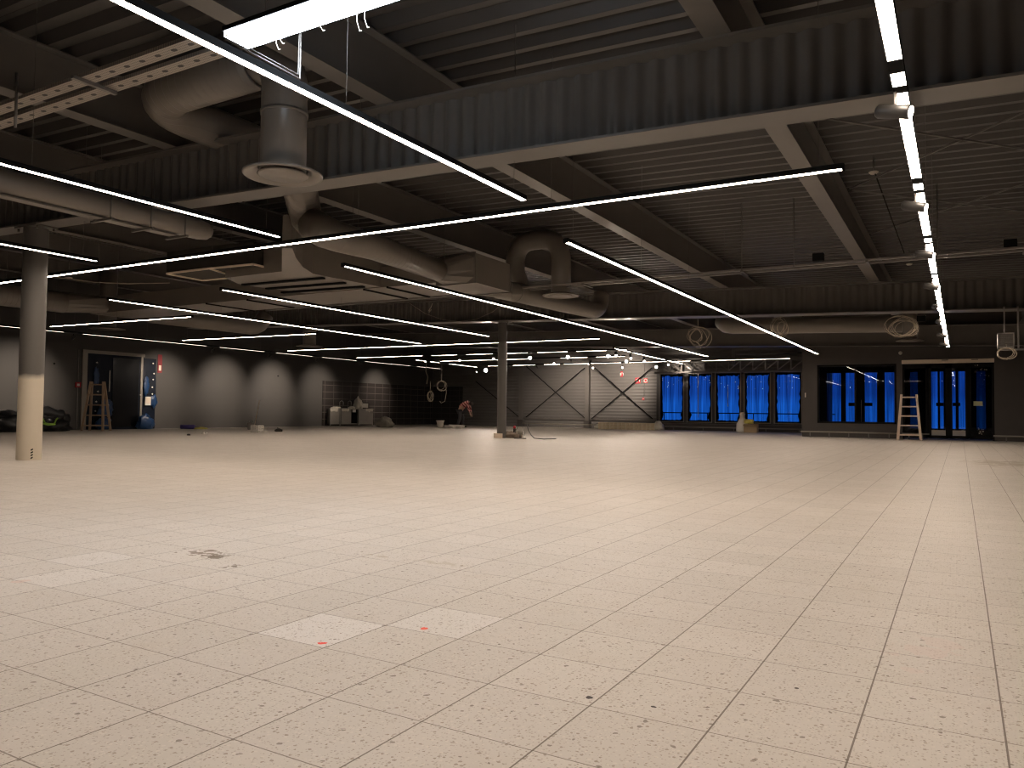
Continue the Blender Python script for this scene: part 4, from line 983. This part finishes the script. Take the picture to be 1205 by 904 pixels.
MB().box(XL, XL+.05, p.y-.11, p.y+.11, p.z-.11, p.z+.11).build('casing', 'red', t); MB().box(XL+.05, XL+.056, p.y-.05, p.y+.06, p.z-.05, p.z+.05).build('button', 'white', t)
b = MB().tube([Vector((XL+.02, p.y, p.z+.1)), Vector((XL+.02, p.y, 3.4))], .014, 6).tube([Vector((XL+.02, p.y, 0)), Vector((XL+.02, p.y, p.z-.1))], .014, 6); b.build('conduit', 'galv', t)
p = wl(188.5, 425, .03); t = thing('safety_sign', 'narrow red sign on the charcoal wall right of the doorway', 'sign', p)
MB().box(XL, XL+.02, p.y-.11, p.y+.11, p.z-.55, p.z+.30).build('board', mat('faded_red', (.22, .02, .025), .5), t); MB().box(XL+.02, XL+.026, p.y-.06, p.y+.06, p.z-.45, p.z-.2).build('pictogram', 'header', t)
for px, py, lab in ((64, 428, 'tiny dark wall fixing between the thick column and the doorway'), (327.5, 442.5, 'tiny black spot fixing on the charcoal left wall')):
    p = wl(px, py, .02); o = MB().tube([(XL, p.y, p.z), (XL+.03, p.y, p.z)], .04, 10).build('wall_fixing', 'black', None, 'auto'); tag(o, lab, 'fixing')

# ------------------------------------------------------------------ left pile of black bags
bags = [((60, 505), 1.1, .6, .35, 0, .22, 'low black sack at the right end of the pile beside the wall'), ((44, 505), 1.0, .55, .36, 0, .22, 'low black sack in the middle of the pile, behind the thick column'),
        ((8, 507), 1.5, .7, .5, 0, .22, 'wide black sack at the far left edge of the pile')]
XP = -31.25
for (px, py), rx, ry, rz, z, fr, lab in bags:
    p = onx(px, 480, XP)
    o = MB().blob((p.x, p.y, rz*.5), ry*.9, rx*.62, rz, int(px), .2, 2.5).build('black_sack', 'blackpl', None, 'auto'); o.location.z = 0; tag(o, lab, 'sack', 'black sacks by the left wall')
for (pa, pb, r_, lab) in (((34, 483, .75), (73, 489, .6), .24, 'upper black rolled sheet lying on the pile'), ((30, 489, .6), (80, 493, .55), .2, 'lower black rolled sheet lying on the pile'), ((-20, 494, .5), (12, 497, .5), .26, 'black rolled sheet left of the thick column')):
    q0 = onx(pa[0], pa[1], XP); q1 = onx(pb[0], pb[1], XP); N_ = 14; pts = []; rs = []
    for i in range(N_+1):
        s = i/N_; q = q0.lerp(q1, s); pts.append(q+Vector((0, 0, .05*noise.noise(Vector((s*5, 1, za)))))); rs.append(r_*(1+.2*noise.noise(Vector((s*9, za, 3)))))
    o = MB().tube(pts, rs, 18).build('rolled_sheet', 'blackpl', None, 'auto'); tag(o, lab, 'rolled sheet', 'black sheets by the left wall')
def lim(px, py): return onx(px, py, XP+.62)
b = MB().tube([lim(42, 499), lim(43, 493), lim(47, 491.5), lim(51, 494), lim(53, 498), lim(58, 499), lim(64, 499), lim(66, 494), lim(68, 492)], .03, 8)
tag(b.build('hose', 'lime', None, 'auto'), 'lime green hose looped over the black pile', 'hose')
b = MB().tube([lim(50, 498.5), lim(56, 500), lim(65, 499.5)], .035, 8)
tag(b.build('hose', 'lime', None, 'auto'), 'short thick lime green hose end lying flat on the pile', 'hose')
q0 = onz(20, 509, 0)

# floor bits by the left wall
p = onz(221, 505, 0); o = MB().tube([(p.x-.28, p.y-.16, .1), (p.x+.28, p.y+.16, .1)], .1, 16).build('roll', 'violet', None, 'auto'); tag(o, 'small violet roll lying on the floor by the left wall', 'roll')
p = onz(236, 505, 0); o = MB().blob((p.x, p.y, .03), .28, .32, .06, 21, .3).build('cloth', 'yellow', None, 'auto'); tag(o, 'crumpled pale yellow cloth on the floor right of the violet roll', 'cloth')
for px, py in ((243, 510.5), (239, 510.5), (222, 512.5)):
    p = onz(px, py, 0); o = MB().blob((p.x, p.y, .02), .06, .06, .04, px, .3, n=6).build('debris_scrap', 'white' if px > 230 else 'boot', None, 'auto'); tag(o, 'tiny scrap of debris on the floor in front of the yellow cloth', 'debris', 'floor scraps before the yellow cloth')
p = onz(295, 506.5, 0)
t = thing('bucket', 'grey bucket with a wire handle behind the white basket', 'bucket', p)
MB().lathe([(.001, 0), (.13, 0), (.17, .34), (.18, .35), (.16, .34), (.12, .03), (.001, .03)], (p.x, p.y, 0), 24).build('body', 'galv', t)
MB().tube([p+Vector((.17*math.cos(a), .05, .34+.14*math.sin(a))) for a in [PI*i/8 for i in range(9)]], .008, 6).build('handle', 'galv', t)
MB().lathe([(.001, 0.01), (.2, .01), (.2, 0.03), (.001, .03)], (p.x+.01, p.y-.02, -.01), 20).build('base_rim', 'white', t)
p = onz(302.5, 509, 0)
t = thing('basket', 'white slotted plastic basket in front of the grey bucket', 'basket', p)
b = MB(); s = .21; h_ = .27
for z in (0, .09, .18, .26): b.box(p.x-s, p.x+s, p.y-.15, p.y-.14, z, z+.035).box(p.x-s, p.x+s, p.y+.14, p.y+.15, z, z+.035).box(p.x-s, p.x-s+.01, p.y-.15, p.y+.15, z, z+.035).box(p.x+s-.01, p.x+s, p.y-.15, p.y+.15, z, z+.035)
for i in range(7):
    x = p.x-s+2*s*i/6; b.box(x-.02, x+.02, p.y-.15, p.y-.14, 0, .29).box(x-.02, x+.02, p.y+.14, p.y+.15, 0, .29)
b.box(p.x-s, p.x+s, p.y-.15, p.y+.15, 0, .01); b.build('body', 'white', t)
p = onz(299, 506, 0); q = Vector((p.x+.10, p.y+.25, 1.5))
t = thing('broom', 'broom with a long pale handle leaning out of the bucket area', 'broom', p)
MB().tube([p+Vector((0, 0, .12)), p+Vector((.18, .12, 1.38))], .014, 8).build('handle', 'wood2', t); MB().box(p.x-.15, p.x+.15, p.y-.03, p.y+.03, .0, .13).build('head', 'boot', t)
p = onz(328, 508.5, 0); t = thing('hand_tool', 'small dark power tool lying on the floor right of the white basket', 'tool', p)
MB().blob(p+Vector((0, 0, .06)), .2, .1, .09, 4, .2, n=8).build('body', 'boot', t); MB().tube([p+Vector((-.05, 0, .08)), p+Vector((-.08, 0, .2))], .03, 8).build('grip', 'greybag', t)

# ------------------------------------------------------------------ sinks
A = Vector((-30.95, 33.6, 0)); Bv = Vector((-30.35, 36.6, 0))
A = onz(388.5, 501.8, 0); Bv = onz(439, 501.8, 0)
ud = (Bv-A); ud.z = 0; Ls = ud.length; ud.normalize(); nd = Vector((-ud.y, ud.x, 0))     # nd points to the wall side
if nd.dot(Vector((0, 0, 0))-A) > 0: nd = -nd
Hs = 1.05
t = thing('sink_unit', 'stainless steel double sink unit with open bay standing before the dark tiles', 'sink unit', A.lerp(Bv, .5))
def obx(b, s0, s1, d0, d1, z0, z1):
    v = [A+ud*s0+nd*d0, A+ud*s1+nd*d0, A+ud*s1+nd*d1, A+ud*s0+nd*d1]
    b.hexa([q+Vector((0, 0, z0)) for q in v], [q+Vector((0, 0, z1)) for q in v]); return b
obx(MB(), -.03, Ls+.03, -.03, .62, Hs-.05, Hs).build('worktop', 'steelss', t)
obx(MB(), 0, Ls*.21, .0, .6, .12, Hs-.05).build('cabinet', 'steelss', t)
obx(MB(), Ls*.25, Ls*.48, .0, .6, .12, Hs-.05).build('cabinet', 'steelss', t)
obx(MB(), Ls*.68, Ls*.98, .02, .6, .12, Hs-.05).build('cabinet', 'galv', t)
obx(MB(), Ls*.48, Ls*.68, .5, .6, .12, Hs-.05).build('back_panel', 'black', t)
obx(MB(), Ls*.48, Ls*.66, .0, .6, .12, .16).build('shelf', 'steelss', t)
for s in (0.0, Ls*.225, Ls*.66, Ls*.985): obx(MB(), s-.02, s+.03, -.01, .04, 0, Hs-.05).build('leg', 'steelss', t)
obx(MB(), Ls*.525, Ls*.6, .1, .3, Hs-.22, Hs-.06).build('basin_trap', 'white', t)
for s in (.27, .46):
    q = A+ud*Ls*s+nd*.5+Vector((0, 0, Hs))
    MB().tube([q, q+Vector((0, 0, .34))]+[q+ud*(.11*(1-math.cos(a)))+Vector((0, 0, .34+.11*math.sin(a))) for a in [PI*i/8 for i in range(1, 9)]]+[q+ud*.22+Vector((0, 0, .22))], .016, 10).build('tap', 'steelss', t)
for s, w_, h_, d_, lab, m in ((.67, .3, .42, .2, 'white carrier bag standing on the sink worktop', 'whitebag'), (.16, .28, .07, .25, 'crumpled white cloth on the left end of the sink worktop', 'whitebag'), (.52, .2, .09, .2, 'small white heap between the two taps', 'whitebag')):
    q = A+ud*Ls*s+nd*.28+Vector((0, 0, Hs+h_*.55)); o = MB().blob(q, w_, d_, h_, int(s*100), .25).build('bag', m, None, 'auto'); o.location.z = Hs; tag(o, lab, 'bag')
for s, lab in ((.08, 'pale cloth draped over the left sink cabinet front'), (.34, 'pale cloth draped over the second sink cabinet front'), (.90, 'pale cloth draped over the right end of the sinks')):
    b = MB(); vs = []
    for i in range(11):
        for j in range(5):
            ss = Ls*s-.22+.44*i/10; z = Hs+.01-.22*j/4*(.7+.5*abs(noise.noise(Vector((i*.7, s*9, 0))))); vs.append(A+ud*ss-nd*(.045+.02*noise.noise(Vector((i*.6, j*.5, s))))+Vector((0, 0, z)))
    b.add(vs, [(i*5+j, i*5+j+1, (i+1)*5+j+1, (i+1)*5+j) for i in range(10) for j in range(4)], True)
    tag(b.build('cloth', 'whitebag', None, 'auto'), lab, 'cloth')
q = A+ud*Ls*.83+nd*.25+Vector((0, 0, Hs)); t = thing('microwave_box', 'small dark microwave oven with white door on the right end of the sinks', 'microwave', q)
b = MB(); v = [q-ud*.26, q+ud*.26, q+ud*.26+nd*.3, q-ud*.26+nd*.3]; b.hexa([p+Vector((0, 0, .03)) for p in v], [p+Vector((0, 0, .36)) for p in v]); b.build('casing', 'boot', t)
b = MB(); v = [q-ud*.22-nd*.012, q+ud*.20-nd*.012, q+ud*.20, q-ud*.22]; b.hexa([p+Vector((0, 0, .06)) for p in v], [p+Vector((0, 0, .32)) for p in v]); b.build('door', 'white', t)
p = onz(453, 503, 0)
t = MB().blob((p.x, p.y, .26), .52, .4, .36, 14, .3, 2.).build('rubble_sack', 'greybag', None, 'auto'); t.location.z = 0; tag(t, 'slumped grey rubble sack on the floor right of the sinks', 'sack')
p = onz(518, 503, 0); t = thing('bucket', 'white bucket on the floor below the hanging cable loops', 'bucket', p)
MB().lathe([(.001, 0), (.16, 0), (.23, .4), (.25, .41), (.21, .4), (.15, .03), (.001, .03)], (p.x, p.y, 0), 24).build('body', 'white', t)
MB().lathe([(.235, .36), (.255, .36), (.255, .41), (.235, .41)], (p.x, p.y, 0), 24).build('rim', 'white', t)
for (px, w_, z_, lab) in ((538, .40, .16, 'white paint tray on the floor at the bending person\'s feet'), (531, .28, .09, 'flatter white tray just left of the paint tray')):
    p = onz(px, 503.5, 0); t = thing('paint_tray', lab, 'paint tray', p)
    MB().hexa([(p.x-w_*.9, p.y-.2, 0), (p.x+w_*.9, p.y-.2, 0), (p.x+w_*.9, p.y+.2, 0), (p.x-w_*.9, p.y+.2, 0)], [(p.x-w_, p.y-.25, z_), (p.x+w_, p.y-.25, z_), (p.x+w_, p.y+.25, z_), (p.x-w_, p.y+.25, z_)]).build('tray', 'white', t)
    MB().box(p.x-w_, p.x+w_, p.y-.27, p.y-.25, z_-.03, z_+.02).build('rim', 'white', t)

# tools beside slim column
p = onz(603, 515.5, 0)
o = MB().blob((p.x, p.y, .1), .38, .28, .16, 40, .3).build('tool_bag', mat('tool_bag_cloth', (.22, .17, .13), .8, noise_amt=.5, noise_scale=12), None, 'auto'); o.location.z = 0; tag(o, 'open brown tool bag at the foot of the slim column', 'tool bag')
t = thing('grease_gun', 'red-topped bottle sticking up from the tool bag', 'bottle', (p.x+.1, p.y-.02, .2))
MB().lathe([(.001, 0), (.05, 0), (.05, .14), (.02, .18), (.02, .24)], (p.x+.1, p.y-.02, .2), 12).build('body', 'boot', t); MB().lathe([(.001, .16), (.055, .16), (.04, .25), (.001, .26)], (p.x+.1, p.y-.02, .2), 12).build('cap', 'red', t)
q = onz(612, 516.5, 0)
t = thing('work_lamp', 'small grey work lamp with curled lead right of the tool bag', 'work lamp', q)
MB().lathe([(.001, .0), (.09, 0), (.11, .05), (.10, .12), (.001, .13)], (q.x, q.y, .16), 14).build('head', 'greybag', t); MB().tube([(q.x, q.y, 0), (q.x, q.y, .17)], .02, 8).tube([(q.x-.2, q.y-.1, .015), (q.x+.2, q.y+.1, .015)], .02, 8).build('stand', 'boot', t)
MB().tube([(q.x-.25, q.y, .2), (q.x-.1, q.y, .42), (q.x+.12, q.y, .42), (q.x+.2, q.y, .2), (q.x+.15, q.y-.1, .02), (q.x, q.y-.2, .01)], .012, 6).build('lead', 'galv', t)
b = MB().tube([ony(620, 498, 40), onz(621.5, 506, .05), onz(625, 512, .02), onz(629, 516, .01), onz(640, 517, .01), onz(654, 516.5, .01)], .022, 6)
tag(b.build('floor_cable', 'cordd', None, 'auto'), 'dark cable curling over the floor right of the tool bag', 'cable')

# ------------------------------------------------------------------ bending person
def skin(name, verts, edges, radii, m, parent, sub=2):
    me = bpy.data.meshes.new(name); me.from_pydata([tuple(v) for v in verts], edges, []); me.update()
    o = bpy.data.objects.new(name, me); C.objects.link(o); o.parent = parent
    md = o.modifiers.new('Skin', 'SKIN'); md.use_smooth_shade = True
    for i, r in enumerate(radii):
        sv = me.skin_vertices[0].data[i]; sv.radius = (r, r) if not isinstance(r, tuple) else r; sv.use_root = (i == 0)
    sd = o.modifiers.new('Sub', 'SUBSURF'); sd.levels = sub; sd.render_levels = sub
    me.materials.append(M[m]); WORLD[o.name] = WORLD[parent.name]; return o
pp = onz(544, 503.2, 0)
per = thing('person', 'person in striped red shirt and grey trousers bending forward at the tiled wall', 'person', pp)
per.rotation_euler = (0, 0, .53-.15); per.scale = (1.2, 1.35, 1.2)
# local: +x forward (right in view), y depth
J = dict(pel=(-.10, 0, .90), sp=(.02, 0, 1.10), ch=(.20, 0, 1.25), nk=(.33, 0, 1.25), hd=(.42, 0, 1.22), hd2=(.50, 0, 1.13))
V = [J['pel'], J['sp'], J['ch'], J['nk'], J['hd'], J['hd2']]; R_ = [.15, .145, .17, .065, .10, .085]; Ed = [(0, 1), (1, 2), (2, 3), (3, 4), (4, 5)]
def addc(start, pts, rs):
    prev = start
    for p_, r_ in zip(pts, rs): V.append(p_); R_.append(r_); Ed.append((prev, len(V)-1)); prev = len(V)-1
    return prev
for s in (-1, 1):
    addc(0, [(-.12, s*.10, .82), (-.05+.04*s, s*.14, .48), (-.12+.08*s, s*.15, .10), (-.13+.08*s, s*.15, .05), (.06+.08*s, s*.16, .035)], [.10, .065, .045, .045, .035])
    h = addc(2, [(.27, s*.20, 1.19), (.34, s*.22, .93), (.42, s*.17, .70), (.44, s*.165, .64)], [.06, .045, .032, .033])
    for k in range(4):
        yy = s*(.165+(k-1.5)*.018); L_ = (.075, .085, .08, .065)[k]
        addc(h, [(.455, yy, .60), (.462, yy, .60-L_*.5), (.455, yy, .60-L_)], [.011, .009, .008])
    addc(h, [(.47, s*.13, .62), (.49, s*.12, .585)], [.012, .009])
skin('body', V, Ed, R_, 'skin', per, 2)
V2 = [J['pel'], J['sp'], J['ch'], (.29, 0, 1.27)]; R2 = [.165, .165, .19, .085]; E2_ = [(0, 1), (1, 2), (2, 3)]
for s in (-1, 1):
    o_ = len(V2); V2 += [(.27, s*.20, 1.19), (.34, s*.22, .93), (.40, s*.185, .77)]; R2 += [.082, .062, .05]; E2_ += [(2, o_), (o_, o_+1), (o_+1, o_+2)]
skin('shirt', V2, E2_, R2, 'shirt', per, 2)
V3 = [(-.10, 0, .92)]; R3 = [.172]; E3 = []
for s in (-1, 1):
    o_ = len(V3); V3 += [(-.12, s*.10, .80), (-.05+.04*s, s*.14, .48), (-.12+.08*s, s*.15, .12)]; R3 += [.122, .088, .07]; E3 += [(0, o_), (o_, o_+1), (o_+1, o_+2)]
skin('trousers', V3, E3, R3, 'trouser', per, 2)
b = MB().blob((.44, 0, 1.20), .115, .10, .115, 2, .08, flat=False); o = b.build('hair', 'hair'); o.parent = per; o.location = (0, 0, 0)
for s in (-1, 1):
    b = MB().blob((-.06+.08*s, s*.15, .05), .15, .055, .07, s+3, .05); o = b.build('boot', 'boot'); o.parent = per; o.location = (0, 0, 0)

# ------------------------------------------------------------------ dusk outside
w = bpy.data.worlds.new('dusk'); bpy.context.scene.world = w; w.use_nodes = True; nt = w.node_tree
bg = nt.nodes['Background']; tc = nt.nodes.new('ShaderNodeTexCoord'); sp = nt.nodes.new('ShaderNodeSeparateXYZ'); nt.links.new(tc.outputs['Generated'], sp.inputs[0])
mr = nt.nodes.new('ShaderNodeMapRange'); mr.inputs['From Min'].default_value = -.02; mr.inputs['From Max'].default_value = .07; nt.links.new(sp.outputs['Z'], mr.inputs['Value'])
cr = nt.nodes.new('ShaderNodeValToRGB'); nt.links.new(mr.outputs[0], cr.inputs[0])
cr.color_ramp.elements[0].color = (.012, .135, .66, 1); cr.color_ramp.elements[1].color = (.008, .055, .36, 1)
e = cr.color_ramp.elements.new(.36); e.color = (.012, .12, .62, 1); e = cr.color_ramp.elements.new(.50); e.color = (.010, .070, .42, 1)
nt.links.new(cr.outputs[0], bg.inputs['Color']); bg.inputs['Strength'].default_value = 1.0

# ------------------------------------------------------------------ camera
cam = bpy.data.cameras.new('camera'); co = bpy.data.objects.new('camera', cam); C.objects.link(co)
cam.sensor_fit = 'HORIZONTAL'; cam.sensor_width = 36; cam.lens = FPX/1205*36; cam.clip_end = 300; cam.clip_start = .05
co.matrix_world = Matrix(((_r.x, _u.x, -_f.x, 0), (_r.y, _u.y, -_f.y, 0), (_r.z, _u.z, -_f.z, CZ), (0, 0, 0, 1)))
sc = bpy.context.scene; sc.camera = co
sc.view_settings.view_transform = 'Standard'; sc.view_settings.look = 'None'; sc.view_settings.exposure = 0.; sc.view_settings.gamma = 1; sc.view_settings.use_curve_mapping = False
sc.cycles.filter_width = 1.2; sc.cycles.use_denoising = True; sc.cycles.max_bounces = 8; sc.cycles.diffuse_bounces = 5; sc.cycles.sample_clamp_indirect = 8
